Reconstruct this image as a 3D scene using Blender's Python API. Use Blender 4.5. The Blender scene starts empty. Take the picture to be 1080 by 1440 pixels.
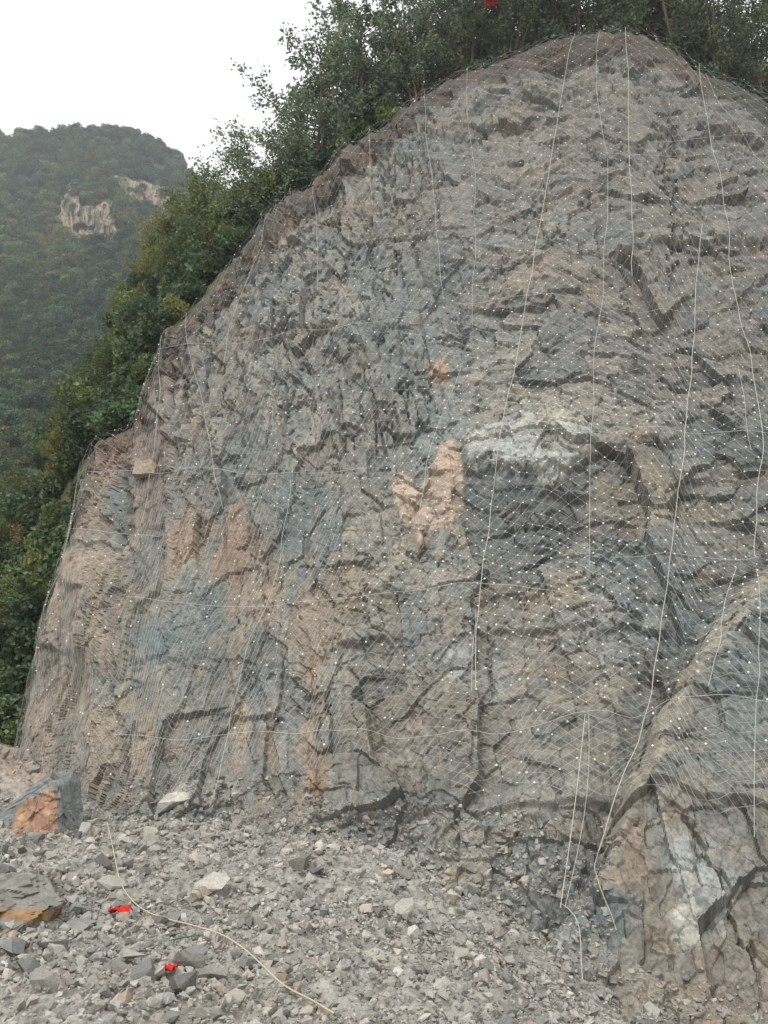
import bpy, math, random
import numpy as np
np.seterr(all='ignore')
random.seed(7)
RNG = np.random.default_rng(11)

# ------------------------------------------------------------------ camera, sky, sun, exposure
scene = bpy.context.scene
PITCH = math.radians(20.0)
FOC = 1130.0                       # focal length in pixels of the 1080 x 1440 photograph
CAM = np.array((0.0, 0.0, 2.5))
cam_d = bpy.data.cameras.new('camera')
cam_d.sensor_fit = 'VERTICAL'; cam_d.sensor_height = 24.0; cam_d.lens = 24.0 * FOC / 1440.0
cam_d.clip_start = 0.1; cam_d.clip_end = 5000
cam = bpy.data.objects.new('camera', cam_d); scene.collection.objects.link(cam)
cam.location = CAM; cam.rotation_euler = (math.pi / 2 + PITCH, 0, 0)
scene.camera = cam

SUN_EL, SUN_AZ = math.radians(44), math.radians(205)      # high, behind the camera and a little to its left
world = bpy.data.worlds.new('World'); scene.world = world; world.use_nodes = True
wn, wl = world.node_tree.nodes, world.node_tree.links
wn.clear()
sky = wn.new('ShaderNodeTexSky'); sky.sky_type = 'NISHITA'; sky.sun_disc = False
sky.sun_elevation = SUN_EL; sky.sun_rotation = SUN_AZ; sky.dust_density = 4.0; sky.air_density = 1.0
hs = wn.new('ShaderNodeHueSaturation'); hs.inputs['Saturation'].default_value = 0.12
mixw = wn.new('ShaderNodeMixRGB'); mixw.inputs['Fac'].default_value = 0.7
mixw.inputs['Color2'].default_value = (9.9, 9.9, 9.8, 1)       # even cloud deck
bg = wn.new('ShaderNodeBackground'); bg.inputs['Strength'].default_value = 0.11
wo = wn.new('ShaderNodeOutputWorld')
wl.new(sky.outputs[0], hs.inputs['Color']); wl.new(hs.outputs[0], mixw.inputs['Color1'])
wl.new(mixw.outputs[0], bg.inputs['Color']); wl.new(bg.outputs[0], wo.inputs['Surface'])

sun_d = bpy.data.lights.new('sun', 'SUN'); sun_d.energy = 1.1; sun_d.angle = math.radians(25); sun_d.color = (1.0, 0.96, 0.9)
sun = bpy.data.objects.new('sun', sun_d); scene.collection.objects.link(sun)
from mathutils import Vector
sd = Vector((math.sin(SUN_AZ) * math.cos(SUN_EL), math.cos(SUN_AZ) * math.cos(SUN_EL), math.sin(SUN_EL)))
sun.rotation_euler = sd.to_track_quat('Z', 'Y').to_euler(); sun.location = (-20, -30, 60)

vs = scene.view_settings
vs.view_transform = 'Standard'; vs.look = 'None'; vs.gamma = 1.0; vs.use_curve_mapping = False
vs.exposure = 0.55
scene.cycles.use_adaptive_sampling = True
scene.cycles.max_bounces = 6; scene.cycles.diffuse_bounces = 3; scene.cycles.transparent_max_bounces = 8
scene.cycles.use_denoising = True

# ------------------------------------------------------------------ helpers
C = scene.collection
CP, SP = math.cos(PITCH), math.sin(PITCH)

def at(px, py, Y):
    """point of the place that stands Y metres in front of the camera on the bearing of a photograph position"""
    px, py, Y = np.broadcast_arrays(np.asarray(px, float), np.asarray(py, float), np.asarray(Y, float))
    dx = (px - 540) / FOC; dy = (720 - py) / FOC
    k = Y / (CP - dy * SP)
    return np.stack([dx * k, Y, CAM[2] + (SP + dy * CP) * k], -1)

def lin(r, g, b, k=1.0):
    c = np.array((r, g, b), float) / 255.0
    return np.where(c <= 0.04045, c / 12.92, ((c + 0.055) / 1.055) ** 2.4) * k

def tps(ctrl, X, Y, reg=1e-3):
    c = np.array(ctrl, float); s = 1000.0
    p = c[:, :2] / s; n = len(c)
    def phi(r2): return np.where(r2 > 1e-12, 0.5 * r2 * np.log(r2 + 1e-12), 0)
    K = phi(((p[:, None] - p[None]) ** 2).sum(-1)) + reg * np.eye(n)
    A = np.zeros((n + 3, n + 3)); A[:n, :n] = K; A[:n, n] = 1; A[:n, n + 1:] = p; A[n, :n] = 1; A[n + 1:, :n] = p.T
    w = np.linalg.solve(A, np.concatenate([c[:, 2], np.zeros(3)]))
    x, y = X / s, Y / s
    out = w[n] + w[n + 1] * x + w[n + 2] * y
    for i in range(n):
        out = out + w[i] * phi((x - p[i, 0]) ** 2 + (y - p[i, 1]) ** 2)
    return out

def hsh(ix, iy, seed):
    h = (ix.astype(np.int64) * 374761393 + iy.astype(np.int64) * 668265263 + seed * 974634777) & 0xFFFFFFFF
    h = ((h ^ (h >> 13)) * 1274126177) & 0xFFFFFFFF
    h = ((h ^ (h >> 15)) * 2246822519) & 0xFFFFFFFF
    h = h ^ (h >> 16)
    return (h & 0xFFFFFF) / float(0xFFFFFF)

def vnoise(x, y, seed):
    ix, iy = np.floor(x), np.floor(y); fx, fy = x - ix, y - iy
    fx = fx * fx * fx * (fx * (fx * 6 - 15) + 10); fy = fy * fy * fy * (fy * (fy * 6 - 15) + 10)
    a = hsh(ix, iy, seed); b = hsh(ix + 1, iy, seed); c = hsh(ix, iy + 1, seed); d = hsh(ix + 1, iy + 1, seed)
    return (a + (b - a) * fx + (c - a) * fy + (a - b - c + d) * fx * fy) * 2 - 1

def fbm(x, y, seed, o=4, g=0.5):
    s = 0; a = 1.0; t = 0
    for k in range(o):
        s = s + a * vnoise(x + 17.3 * k, y - 9.1 * k, seed + k); t += a; a *= g; x = x * 2.03; y = y * 2.03
    return s / t

def worley(x, y, seed, blocky=0.0):
    ix, iy = np.floor(x), np.floor(y)
    f1 = np.full(x.shape, 9.0); f2 = np.full(x.shape, 9.0)
    cx = np.zeros_like(x); cy = np.zeros_like(x); ox = np.zeros_like(x); oy = np.zeros_like(x)
    for a in (-1, 0, 1):
        for b in (-1, 0, 1):
            gx, gy = ix + a, iy + b
            qx = gx + hsh(gx, gy, seed) - x; qy = gy + hsh(gx, gy, seed + 1) - y
            d = np.sqrt(qx * qx + qy * qy)
            if blocky: d = (1 - blocky) * d + blocky * np.maximum(np.abs(qx), np.abs(qy))
            m = d < f1
            f2 = np.where(m, f1, np.minimum(f2, d)); f1 = np.where(m, d, f1)
            cx = np.where(m, gx, cx); cy = np.where(m, gy, cy); ox = np.where(m, -qx, ox); oy = np.where(m, -qy, oy)
    return f1, f2, cx, cy, ox, oy

def facet(x, y, seed, tilt=1.0, blocky=0.0):
    """angular broken-rock relief: every cell is a tilted plane of its own height; returns (relief -1..1, cell random, joint 0..1)"""
    f1, f2, cx, cy, ox, oy = worley(x, y, seed, blocky)
    r = hsh(cx, cy, seed + 5)
    h = (r * 2 - 1) * (0.32 if blocky else 0.6) + tilt * ((hsh(cx, cy, seed + 6) * 2 - 1) * (1.3 if blocky else 1.0) * ox + (hsh(cx, cy, seed + 7) * 0.9 - 0.45) * oy)
    return h, hsh(cx, cy, seed + 8), np.clip((f2 - f1) / 0.12, 0, 1)

def sstep(a, b, x):
    t = np.clip((x - a) / (b - a), 0, 1); return t * t * (3 - 2 * t)

def seg_dist(px, py, pts):
    """distance to an open polyline, plus the position along it 0..1"""
    best = np.full(px.shape, 1e9); along = np.zeros(px.shape)
    L = [math.dist(pts[i], pts[i + 1]) for i in range(len(pts) - 1)]; tot = sum(L); acc = 0
    for (x0, y0), (x1, y1), l in zip(pts[:-1], pts[1:], L):
        t = np.clip(((px - x0) * (x1 - x0) + (py - y0) * (y1 - y0)) / (l * l), 0, 1)
        d = np.hypot(px - x0 - t * (x1 - x0), py - y0 - t * (y1 - y0))
        m = d < best; best = np.where(m, d, best); along = np.where(m, (acc + t * l) / tot, along); acc += l
    return best, along

def poly_mask(px, py, poly, soft=6.0):
    out = np.zeros(px.shape)
    xs = [p[0] for p in poly]; ys = [p[1] for p in poly]; pad = soft * 2
    m = (px > min(xs) - pad) & (px < max(xs) + pad) & (py > min(ys) - pad) & (py < max(ys) + pad)
    if not m.any(): return out
    x, y = px[m], py[m]; ins = np.zeros(x.shape, bool)
    n = len(poly)
    for i in range(n):
        x0, y0 = poly[i]; x1, y1 = poly[(i + 1) % n]
        if y0 != y1:
            ins ^= ((y0 > y) != (y1 > y)) & (x < (x1 - x0) * (y - y0) / (y1 - y0) + x0)
    d, _ = seg_dist(x, y, list(poly) + [poly[0]])
    out[m] = sstep(-soft, soft, np.where(ins, d, -d))
    return out

def blur(a, r):
    for ax in (0, 1):
        for _ in range(2):
            p = np.pad(a, [(r + 1, r) if k == ax else (0, 0) for k in range(a.ndim)], mode='edge')
            c = np.cumsum(p, ax); n = a.shape[ax]
            hi = np.take(c, np.arange(2 * r + 1, 2 * r + 1 + n), ax); lo = np.take(c, np.arange(0, n), ax)
            a = (hi - lo) / (2 * r + 1)
    return a

def maxf(a, r):
    for ax in (0, 1):
        p = np.pad(a, [(r, r) if k == ax else (0, 0) for k in range(2)], mode='edge'); n = a.shape[ax]
        o = np.take(p, np.arange(0, n), ax)
        for k in range(1, 2 * r + 1): o = np.maximum(o, np.take(p, np.arange(k, k + n), ax))
        a = o
    return a

def make_mesh(name, V, F, col=None, smooth=False):
    """V (n,3); F an (m,3) or (m,4) array or a list of such arrays"""
    if not isinstance(F, (list, tuple)): F = [F]
    F = [np.asarray(f, np.int32) for f in F if len(f)]
    me = bpy.data.meshes.new(name)
    me.vertices.add(len(V)); me.vertices.foreach_set('co', np.ascontiguousarray(V, np.float32).ravel())
    tot = sum(f.size for f in F); npoly = sum(len(f) for f in F)
    me.loops.add(tot); me.polygons.add(npoly)
    me.loops.foreach_set('vertex_index', np.concatenate([f.ravel() for f in F]))
    sizes = np.concatenate([np.full(len(f), f.shape[1], np.int32) for f in F])
    me.polygons.foreach_set('loop_start', np.concatenate([[0], np.cumsum(sizes)[:-1]]).astype(np.int32))
    me.update(calc_edges=True)
    if col is not None:
        ca = me.color_attributes.new('Col', 'FLOAT_COLOR', 'POINT')
        ca.data.foreach_set('color', np.concatenate([col, np.ones((len(col), 1))], 1).astype(np.float32).ravel())
    if smooth: me.shade_smooth()
    else: me.shade_flat()
    return me

def obj(name, me, mat=None, parent=None, **props):
    o = bpy.data.objects.new(name, me); C.objects.link(o)
    if mat is not None and me is not None and not me.materials: me.materials.append(mat)
    if parent is not None: o.parent = parent
    for k, v in props.items(): o[k] = v
    return o

def empty(name, loc=(0, 0, 0), **props):
    o = bpy.data.objects.new(name, None); C.objects.link(o); o.location = loc
    for k, v in props.items(): o[k] = v
    return o

class Bag:
    """collects tubes and leaves for one mesh"""
    def __init__(s): s.v = []; s.q = []; s.t = []; s.c = []; s.n = 0
    def add(s, V, Q=None, T=None, col=None):
        s.v.append(V)
        if Q is not None and len(Q): s.q.append(np.asarray(Q) + s.n)
        if T is not None and len(T): s.t.append(np.asarray(T) + s.n)
        if col is not None: s.c.append(np.broadcast_to(col, (len(V), 3)))
        s.n += len(V)
    def tube(s, P, r, k=4, col=None):
        P = np.asarray(P, float); n = len(P)
        if n < 2: return
        r = np.broadcast_to(np.asarray(r, float), (n,))
        T = np.gradient(P, axis=0); T /= np.linalg.norm(T, axis=1, keepdims=True) + 1e-9
        ref = np.array((0.31, -0.9, 0.3)) if abs(T[:, 1]).mean() < 0.8 else np.array((0.9, 0.1, 0.4))
        A = np.cross(T, ref); A /= np.linalg.norm(A, axis=1, keepdims=True) + 1e-9
        B = np.cross(T, A)
        ang = np.arange(k) * 2 * math.pi / k
        V = (P[:, None] + r[:, None, None] * (np.cos(ang)[None, :, None] * A[:, None] + np.sin(ang)[None, :, None] * B[:, None])).reshape(-1, 3)
        i = np.arange(n - 1)[:, None] * k; j = np.arange(k)[None]
        Q = np.stack([i + j, i + (j + 1) % k, i + k + (j + 1) % k, i + k + j], -1).reshape(-1, 4)
        s.add(V, Q, None, col)
    def mesh(s, name, smooth=False):
        return make_mesh(name, np.concatenate(s.v), [np.concatenate(x) for x in (s.q, s.t) if x], np.concatenate(s.c) if s.c else None, smooth)

# ------------------------------------------------------------------ materials
def mat_new(name):
    m = bpy.data.materials.new(name); m.use_nodes = True
    n = m.node_tree.nodes; return m, n, m.node_tree.links, n['Principled BSDF']

def rock_material(name, base=None, fine=9.0, bump=0.5, var=(0.72, 1.25), dist=0.03):
    m, n, l, b = mat_new(name)
    tc = n.new('ShaderNodeTexCoord')
    nz = n.new('ShaderNodeTexNoise'); nz.inputs['Scale'].default_value = fine; nz.inputs['Detail'].default_value = 8; nz.inputs['Roughness'].default_value = 0.7
    l.new(tc.outputs['Object'], nz.inputs['Vector'])
    mr = n.new('ShaderNodeMapRange'); mr.inputs['From Min'].default_value = 0.3; mr.inputs['From Max'].default_value = 0.7
    mr.inputs['To Min'].default_value = var[0]; mr.inputs['To Max'].default_value = var[1]
    l.new(nz.outputs['Fac'], mr.inputs['Value'])
    mul = n.new('ShaderNodeMixRGB'); mul.blend_type = 'MULTIPLY'; mul.inputs['Fac'].default_value = 1
    if base is None:
        a = n.new('ShaderNodeAttribute'); a.attribute_name = 'Col'; l.new(a.outputs['Color'], mul.inputs['Color1'])
    else:
        oi = n.new('ShaderNodeObjectInfo'); hv = n.new('ShaderNodeHueSaturation'); hv.inputs['Color'].default_value = (*base, 1)
        mv = n.new('ShaderNodeMapRange'); mv.inputs['To Min'].default_value = 0.62; mv.inputs['To Max'].default_value = 1.3
        l.new(oi.outputs['Random'], mv.inputs['Value']); l.new(mv.outputs[0], hv.inputs['Value']); l.new(hv.outputs[0], mul.inputs['Color1'])
    l.new(mr.outputs[0], mul.inputs['Color2']); l.new(mul.outputs[0], b.inputs['Base Color'])
    b.inputs['Roughness'].default_value = 0.92; b.inputs['Specular IOR Level'].default_value = 0.2
    bp = n.new('ShaderNodeBump'); bp.inputs['Strength'].default_value = bump; bp.inputs['Distance'].default_value = dist
    n2 = n.new('ShaderNodeTexNoise'); n2.inputs['Scale'].default_value = fine * 1.7; n2.inputs['Detail'].default_value = 6
    l.new(tc.outputs['Object'], n2.inputs['Vector']); l.new(n2.outputs['Fac'], bp.inputs['Height']); l.new(bp.outputs[0], b.inputs['Normal'])
    return m

def leaf_material(name, rnd=0.5, attr='Col'):
    m, n, l, b = mat_new(name)
    a = n.new('ShaderNodeAttribute'); a.attribute_name = attr
    oi = n.new('ShaderNodeObjectInfo')
    hv = n.new('ShaderNodeHueSaturation')
    mv = n.new('ShaderNodeMapRange'); mv.inputs['To Min'].default_value = 1 - rnd * 0.6; mv.inputs['To Max'].default_value = 1 + rnd * 0.6
    l.new(oi.outputs['Random'], mv.inputs['Value']); l.new(mv.outputs[0], hv.inputs['Value'])
    wnz = n.new('ShaderNodeTexWhiteNoise'); wnz.noise_dimensions = '1D'; l.new(oi.outputs['Random'], wnz.inputs['W'])
    mh = n.new('ShaderNodeMapRange'); mh.inputs['To Min'].default_value = 0.5 - 0.05 * rnd; mh.inputs['To Max'].default_value = 0.5 + 0.02 * rnd
    l.new(wnz.outputs['Value'], mh.inputs['Value']); l.new(mh.outputs[0], hv.inputs['Hue'])
    l.new(a.outputs['Color'], hv.inputs['Color']); l.new(hv.outputs[0], b.inputs['Base Color'])
    b.inputs['Roughness'].default_value = 0.6; b.inputs['Specular IOR Level'].default_value = 0.25
    tr = n.new('ShaderNodeBsdfTranslucent'); l.new(hv.outputs[0], tr.inputs['Color'])
    mx = n.new('ShaderNodeMixShader'); mx.inputs['Fac'].default_value = 0.3
    l.new(b.outputs[0], mx.inputs[1]); l.new(tr.outputs[0], mx.inputs[2]); l.new(mx.outputs[0], n['Material Output'].inputs['Surface'])
    return m

def plain_material(name, col, rough=0.5, metal=0.0, spec=0.5, noise=0.25):
    m, n, l, b = mat_new(name)
    tc = n.new('ShaderNodeTexCoord'); nz = n.new('ShaderNodeTexNoise'); nz.inputs['Scale'].default_value = 14; nz.inputs['Detail'].default_value = 4
    l.new(tc.outputs['Object'], nz.inputs['Vector'])
    mr = n.new('ShaderNodeMapRange'); mr.inputs['To Min'].default_value = 1 - noise; mr.inputs['To Max'].default_value = 1 + noise
    l.new(nz.outputs['Fac'], mr.inputs['Value'])
    mul = n.new('ShaderNodeMixRGB'); mul.blend_type = 'MULTIPLY'; mul.inputs['Fac'].default_value = 1; mul.inputs['Color1'].default_value = (*col, 1)
    l.new(mr.outputs[0], mul.inputs['Color2']); l.new(mul.outputs[0], b.inputs['Base Color'])
    b.inputs['Roughness'].default_value = rough; b.inputs['Metallic'].default_value = metal; b.inputs['Specular IOR Level'].default_value = spec
    return m

M_ROCK = rock_material('cliff_rock')
M_RUBBLE = rock_material('rubble_rock', fine=16.0)
M_HILL = rock_material('hill_soil', fine=0.6, bump=0.2)
M_LEAF = leaf_material('tree_leaf', 0.35)
M_WOOD = leaf_material('forest_leaf', 0.8)
M_BARK = plain_material('bark', tuple(lin(92, 80, 70)), 0.9, 0, 0.1, 0.4)
M_WIRE = plain_material('galvanised_wire', tuple(lin(178, 180, 176)), 0.45, 0.0, 0.5, 0.15)
M_CLIP = plain_material('zinc_clip', tuple(lin(238, 238, 232)), 0.4, 0.0, 0.5, 0.05)
M_ROPE = plain_material('white_rope', tuple(lin(180, 177, 167)), 0.8, 0, 0.2, 0.1)
M_YROPE = plain_material('cream_rope', tuple(lin(190, 180, 150)), 0.8, 0, 0.2, 0.1)
M_GREEN = plain_material('green_cord', tuple(lin(70, 120, 95)), 0.8, 0, 0.2, 0.1)
M_RED = plain_material('red_cloth', tuple(lin(196, 48, 46)), 0.85, 0, 0.1, 0.2)

# ------------------------------------------------------------------ the cliff
K = 1.12      # photograph tone -> rock albedo
CREST = [(-10, 15, 1085), (40, 50, 930), (80, 85, 815), (100, 104, 770), (108, 108, 735), (114, 116, 690), (120, 118, 652), (132, 136, 624), (158, 172, 612), (166, 185, 603),
         (180, 205, 578), (198, 222, 530), (210, 229, 500), (225, 235, 468), (262, 270, 430), (298, 300, 398), (318, 315, 374), (352, 350, 344), (368, 366, 318), (385, 380, 294),
         (445, 440, 256), (490, 486, 214), (525, 523, 188), (560, 560, 163), (600, 600, 134), (632, 632, 117), (660, 660, 104), (720, 720, 80), (790, 790, 52), (840, 840, 46),
         (880, 880, 44), (908, 908, 48), (940, 940, 65), (975, 975, 97), (1000, 1000, 111), (1040, 1040, 124), (1080, 1080, 146), (1170, 1170, 172), (1400, 1400, 215), (1900, 1900, 330)]
CR = np.array(CREST, float)
DEPTH = [(-10, 1190, 28), (15, 1085, 31), (50, 930, 33), (108, 740, 34.5), (118, 655, 35), (230, 480, 36.5), (300, 400, 37), (380, 295, 38), (520, 190, 38.5), (660, 103, 38), (800, 50, 37.5),
         (920, 50, 37.5), (1000, 112, 37.5), (1160, 160, 38.5), (100, 1150, 25.5), (90, 1000, 28.5), (150, 850, 30), (170, 700, 32.5), (230, 1150, 24), (230, 950, 27), (260, 750, 30), (290, 550, 33.5),
         (400, 1150, 23.3), (400, 900, 25.8), (400, 650, 29.3), (400, 450, 33), (560, 1150, 22.8), (560, 900, 25), (560, 650, 28), (560, 400, 31.5), (560, 250, 35), (760, 1300, 20.2), (760, 1450, 18.0), (760, 1150, 22),
         (760, 900, 24.5), (760, 650, 27), (760, 400, 30.3), (760, 200, 34), (950, 1450, 18.2), (950, 1150, 21.3), (950, 900, 23.8), (950, 650, 26.3), (950, 400, 29.8), (950, 200, 34), (1160, 1500, 17.4),
         (1160, 1150, 20.6), (1160, 800, 24.3), (1160, 400, 30), (500, 1330, 20.4), (300, 1260, 22.0), (1500, 300, 40), (1500, 800, 26), (1500, 1200, 22), (1500, 1500, 19), (1900, 800, 28), (1900, 1400, 22), (1900, 330, 42)]
NC, NR, NROLL = 820, 780, 14
sb = np.concatenate([np.linspace(-10, 1170, 715), 1170 + 730 * np.linspace(0, 1, 106)[1:] ** 1.3])
tb = np.linspace(0, 1, NR)
base_py = np.interp(sb, [-10, 60, 150, 300, 500, 700, 850, 1170], [1195, 1220, 1230, 1265, 1340, 1480, 1570, 1570])
cpx = np.interp(sb, CR[:, 0], CR[:, 1]); cpy = np.interp(sb, CR[:, 0], CR[:, 2])
_jx = hsh(np.floor(sb / 17 + 0.4 * np.sin(sb / 9)), np.zeros(NC), 41) - .5; _jy = hsh(np.floor(sb / 9), np.zeros(NC), 43) - .5
lf = sstep(560, 380, sb); cpx = cpx + 9 * _jx * lf; cpy = cpy + (8 * _jx + 5 * _jy) * (0.4 + 0.6 * lf)
PX = sb[:, None] + (cpx - sb)[:, None] * tb[None]
PY = base_py[:, None] + (cpy - base_py)[:, None] * tb[None]
YD = tps(DEPTH, PX, PY)
B = at(PX, PY, YD)

# soft undulations of the crest itself
N = np.cross(np.gradient(B, axis=0), np.gradient(B, axis=1)); N /= np.linalg.norm(N, axis=2, keepdims=True) + 1e-9
N *= np.where(N[..., 1:2] > 0, -1, 1)
N = np.stack([blur(N[..., k], 12) for k in range(3)], -1); N /= np.linalg.norm(N, axis=2, keepdims=True)

col_mid = B[:, NR // 2]
SM = np.concatenate([[0], np.cumsum(np.linalg.norm(np.diff(col_mid, axis=0), axis=1))])       # metres along the wall
VL = np.concatenate([np.zeros((NC, 1)), np.cumsum(np.linalg.norm(np.diff(B, axis=1), axis=2), 1)], 1)   # metres up the wall
U = B[..., 0] - 0.75 * (B[..., 1] - (22.3 + 0.33 * B[..., 2])) + 40
vref = np.array([np.interp(-1000.0, -PY[k], VL[k]) for k in range(NC)])
vref = np.convolve(np.pad(vref, 20, mode='edge'), np.ones(41) / 41, 'valid')
zref = np.array([np.interp(-1000.0, -PY[k], B[k, :, 2]) for k in range(NC)])
zref = np.convolve(np.pad(zref, 20, mode='edge'), np.ones(41) / 41, 'valid')
V = np.where(PY < 1000, B[..., 2], zref[:, None] - 0.95 * (vref[:, None] - VL))
w1 = fbm(U / 4, V / 4, 3, 3); w2 = fbm(U / 4, V / 4, 33, 3); w3 = fbm(U / 0.9, V / 0.9, 71, 3); w4 = fbm(U / 0.9, V / 0.9, 91, 3)
Uw = U + 0.12 * w1 + 0.03 * w3 + 0.13 * V; Vw = V + 0.10 * w2 + 0.03 * w4 - 0.06 * U
# photograph-plan coordinates with ragged edges for outlines of patches
QX = PX + 14 * w3 + 6 * fbm(U / 0.25, V / 0.25, 55, 2); QY = PY + 12 * w4 + 6 * fbm(U / 0.25, V / 0.25, 56, 2)

right = sstep(560, 760, PX + 40 * w1) * sstep(1180, 1000, PY)            # bedded, blocky
upleft = sstep(680, 540, PX) * sstep(720, 560, PY + 60 * w2)             # steep joints
lowleft = sstep(520, 380, PX) * sstep(640, 780, PY)                      # streaked faces
dusty = poly_mask(QX, QY, [(470, 905), (560, 900), (840, 930), (880, 1020), (840, 1160), (480, 1165), (455, 1020)], 30)
crumb = poly_mask(QX, QY, [(100, 1130), (470, 1150), (860, 1140), (860, 1330), (780, 1500), (100, 1500)], 30)

D = 0.6 * fbm(U / 9, V / 11, 101, 3)
# beds: courses of rock that stand out or weather back
bed = fbm(U / 14 + 3, (Vw + 0.10 * U) / 0.55, 131, 3, 0.6); bed2 = fbm(U / 5, (Vw + 0.08 * U) / 0.21, 132, 2, 0.6)
D += right * (0.03 * bed * (0.4 + 0.6 * sstep(-0.2, 0.3, fbm(U / 3, V / 3, 133, 2))) + 0.02 * bed2)
fa, ra, ja = facet(Uw / 3.4, Vw / 3.4, 201, 1.1, 0.8)
wv = np.clip(upleft + 0.7 * lowleft, 0, 1); wh = np.clip(right, 0, 1) * (1 - wv); wi = np.clip(1 - wv - wh, 0, 1)
def facet3(su, sv, seed):
    o = [0, 0, 0]
    for w, ku, kv, sd_ in ((wi, 1, 1, 0), (wv, 0.85, 2.0, 3), (wh, 1.3, 0.85, 6)):
        r = facet(Uw / (su * ku), Vw / (sv * kv), seed + sd_ * 37, 1.1, 0.75)
        for k in range(3): o[k] = o[k] + w * r[k]
    return o
fb, rb, jb = facet3(1.3, 1.15, 211)
fc, rc, jc = facet3(0.55, 0.5, 1221)
fd, rd, jd = facet3(0.24, 0.21, 2231)
fe, re_, je = facet((U + 0.05 * w3) / 0.11, (V + 0.05 * w4) / 0.1, 241, 1.0)
smooth_reg = np.clip(dusty * 0.6 + lowleft * 0.15, 0, 1)
D += 0.46 * (1 - 0.45 * np.maximum(lowleft, crumb)) * fa + (0.27 + 0.06 * upleft) * fb + (0.085 + 0.04 * upleft) * (1 - 0.35 * smooth_reg) * fc + (0.034 + 0.02 * upleft) * (1 - 0.5 * smooth_reg) * fd + 0.022 * fe
pit = fbm(Uw / 0.5, Vw / 0.42, 351, 4, 0.6); D -= (1 - 0.7 * smooth_reg) * (0.14 + 0.12 * upleft) * sstep(0.26, 0.38, pit) * sstep(-0.2, 0.25, fbm(U / 2.4, V / 2.0, 353, 3) + 0.25 * upleft)
rough = 0.5 + 0.5 * fbm(U / 3, V / 3, 301, 3)
D += rough * (1 - 0.5 * smooth_reg) * 0.025 * fbm(U / 0.3, V / 0.3, 311, 3)
D -= 0.10 * (1 - jb) * (0.4 + upleft) * (rb > 0.45) + 0.05 * (1 - jc) * (rc > 0.5)
# vertical joints on the upper left
vj = 1 - np.abs(fbm(Uw / 0.9, Vw / 5.5, 401, 3)) * 9
D -= 0.35 * np.clip(vj, 0, 1) * upleft * sstep(-0.1, 0.35, fbm(U / 2.5, V / 3.5, 402, 2))
# loose crumbling fragments above the talus
D += crumb * (0.07 * fc + 0.03 * fd)

def ledge(pts, amp, up=60, soft=3.0, jag=8, cell=0.6):
    """rock above the line stands proud of the rock below it"""
    global D
    xs = np.array([p[0] for p in pts], float); ys = np.array([p[1] for p in pts], float)
    yl = np.interp(PX, xs, ys) + jag * w3 + jag * 0.6 * w4 + cell * (16 * (rb - .5) + 12 * (rc - .5))
    amp = amp * (0.9 + 0.8 * cell * (rb - 0.6))
    q = yl - PY
    end = sstep(xs[0], xs[0] + 22, PX) * sstep(xs[-1], xs[-1] - 22, PX)
    amp = amp * 0.8
    D = D + amp * end * sstep(-soft, soft, q) * np.exp(-np.clip(q, 0, None) / up)
    D = D - 0.45 * amp * end * sstep(soft, -soft, q) * np.exp(-np.clip(-q, 0, None) / (up * 0.45))

def crack(pts, depth, width=5.0, jag=6):
    global D
    d, a = seg_dist(PX + jag * w3 + 12 * (rb - .5) + 14 * (rc - .5), PY + jag * w4 + 10 * (rc * 7.1 % 1 - .5), pts)
    width = width * 0.62 * (0.7 + 0.6 * (rd))
    f = np.sin(np.pi * np.clip(a, 0.02, 0.98)) ** 0.4
    D = D - 0.45 * depth * f * sstep(width, width * 0.5, d)

for a in [([(468, 902), (500, 903), (535, 906), (566, 914)], 0.42, 70), ([(470, 1160), (560, 1150), (700, 1146), (800, 1140), (885, 1140)], 0.2, 70, 3.0, 3, 0.05), ([(905, 1152), (985, 1158), (1170, 1150)], 0.24, 70, 3.0, 3, 0.05),
          ([(640, 655), (700, 668), (760, 677), (800, 664), (842, 640)], 0.32, 30), ([(748, 712), (790, 706), (836, 700)], 0.5, 35), ([(735, 782), (775, 778), (790, 770)], 0.3, 22),
          ([(682, 374), (730, 372), (770, 364)], 0.28, 30), ([(842, 368), (900, 356), (960, 346), (1060, 338), (1120, 330)], 0.38, 40), ([(740, 272), (790, 268), (822, 262)], 0.35, 40),
          ([(955, 205), (985, 190), (1030, 192), (1080, 205)], 0.6, 50), ([(180, 925), (250, 930), (345, 926)], 0.14, 40), ([(60, 915), (100, 918), (118, 905)], 0.35, 40),
          ([(100, 765), (140, 770), (185, 772)], 0.3, 40), ([(680, 890), (740, 893), (830, 886)], 0.22, 30), ([(640, 845), (720, 848), (790, 838)], 0.25, 30), ([(500, 830), (540, 838), (580, 835)], 0.28, 25),
          ([(820, 640), (900, 636), (960, 628)], 0.22, 25), ([(960, 690), (1000, 676), (1090, 684)], 0.25, 30), ([(560, 690), (590, 700), (650, 720)], 0.2, 30), ([(1000, 985), (1060, 1000), (1120, 990)], 0.2, 40),
          ([(930, 545), (1000, 530), (1090, 545)], 0.18, 30), ([(700, 480), (800, 478), (900, 490)], 0.16, 30), ([(690, 560), (780, 556), (860, 566)], 0.16, 25), ([(300, 1010), (360, 1002), (410, 1012)], 0.25, 35),
          ([(830, 790), (900, 780), (960, 800)], 0.22, 35), ([(830, 905), (900, 890), (950, 880)], 0.25, 40),
          ([(110, 690), (122, 700), (140, 690)], 0.3, 40), ([(855, 250), (872, 262), (890, 255)], 0.2, 20), ([(560, 175), (620, 190), (680, 200)], 0.25, 35),
          ([(640, 165), (700, 150), (770, 140), (850, 120)], 0.35, 40), ([(850, 95), (930, 100), (985, 130)], 0.25, 30), ([(450, 440), (520, 450), (560, 470)], 0.2, 40), ([(160, 640), (200, 668), (222, 668)], 0.5, 22)]:
    ledge(*a)
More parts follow.
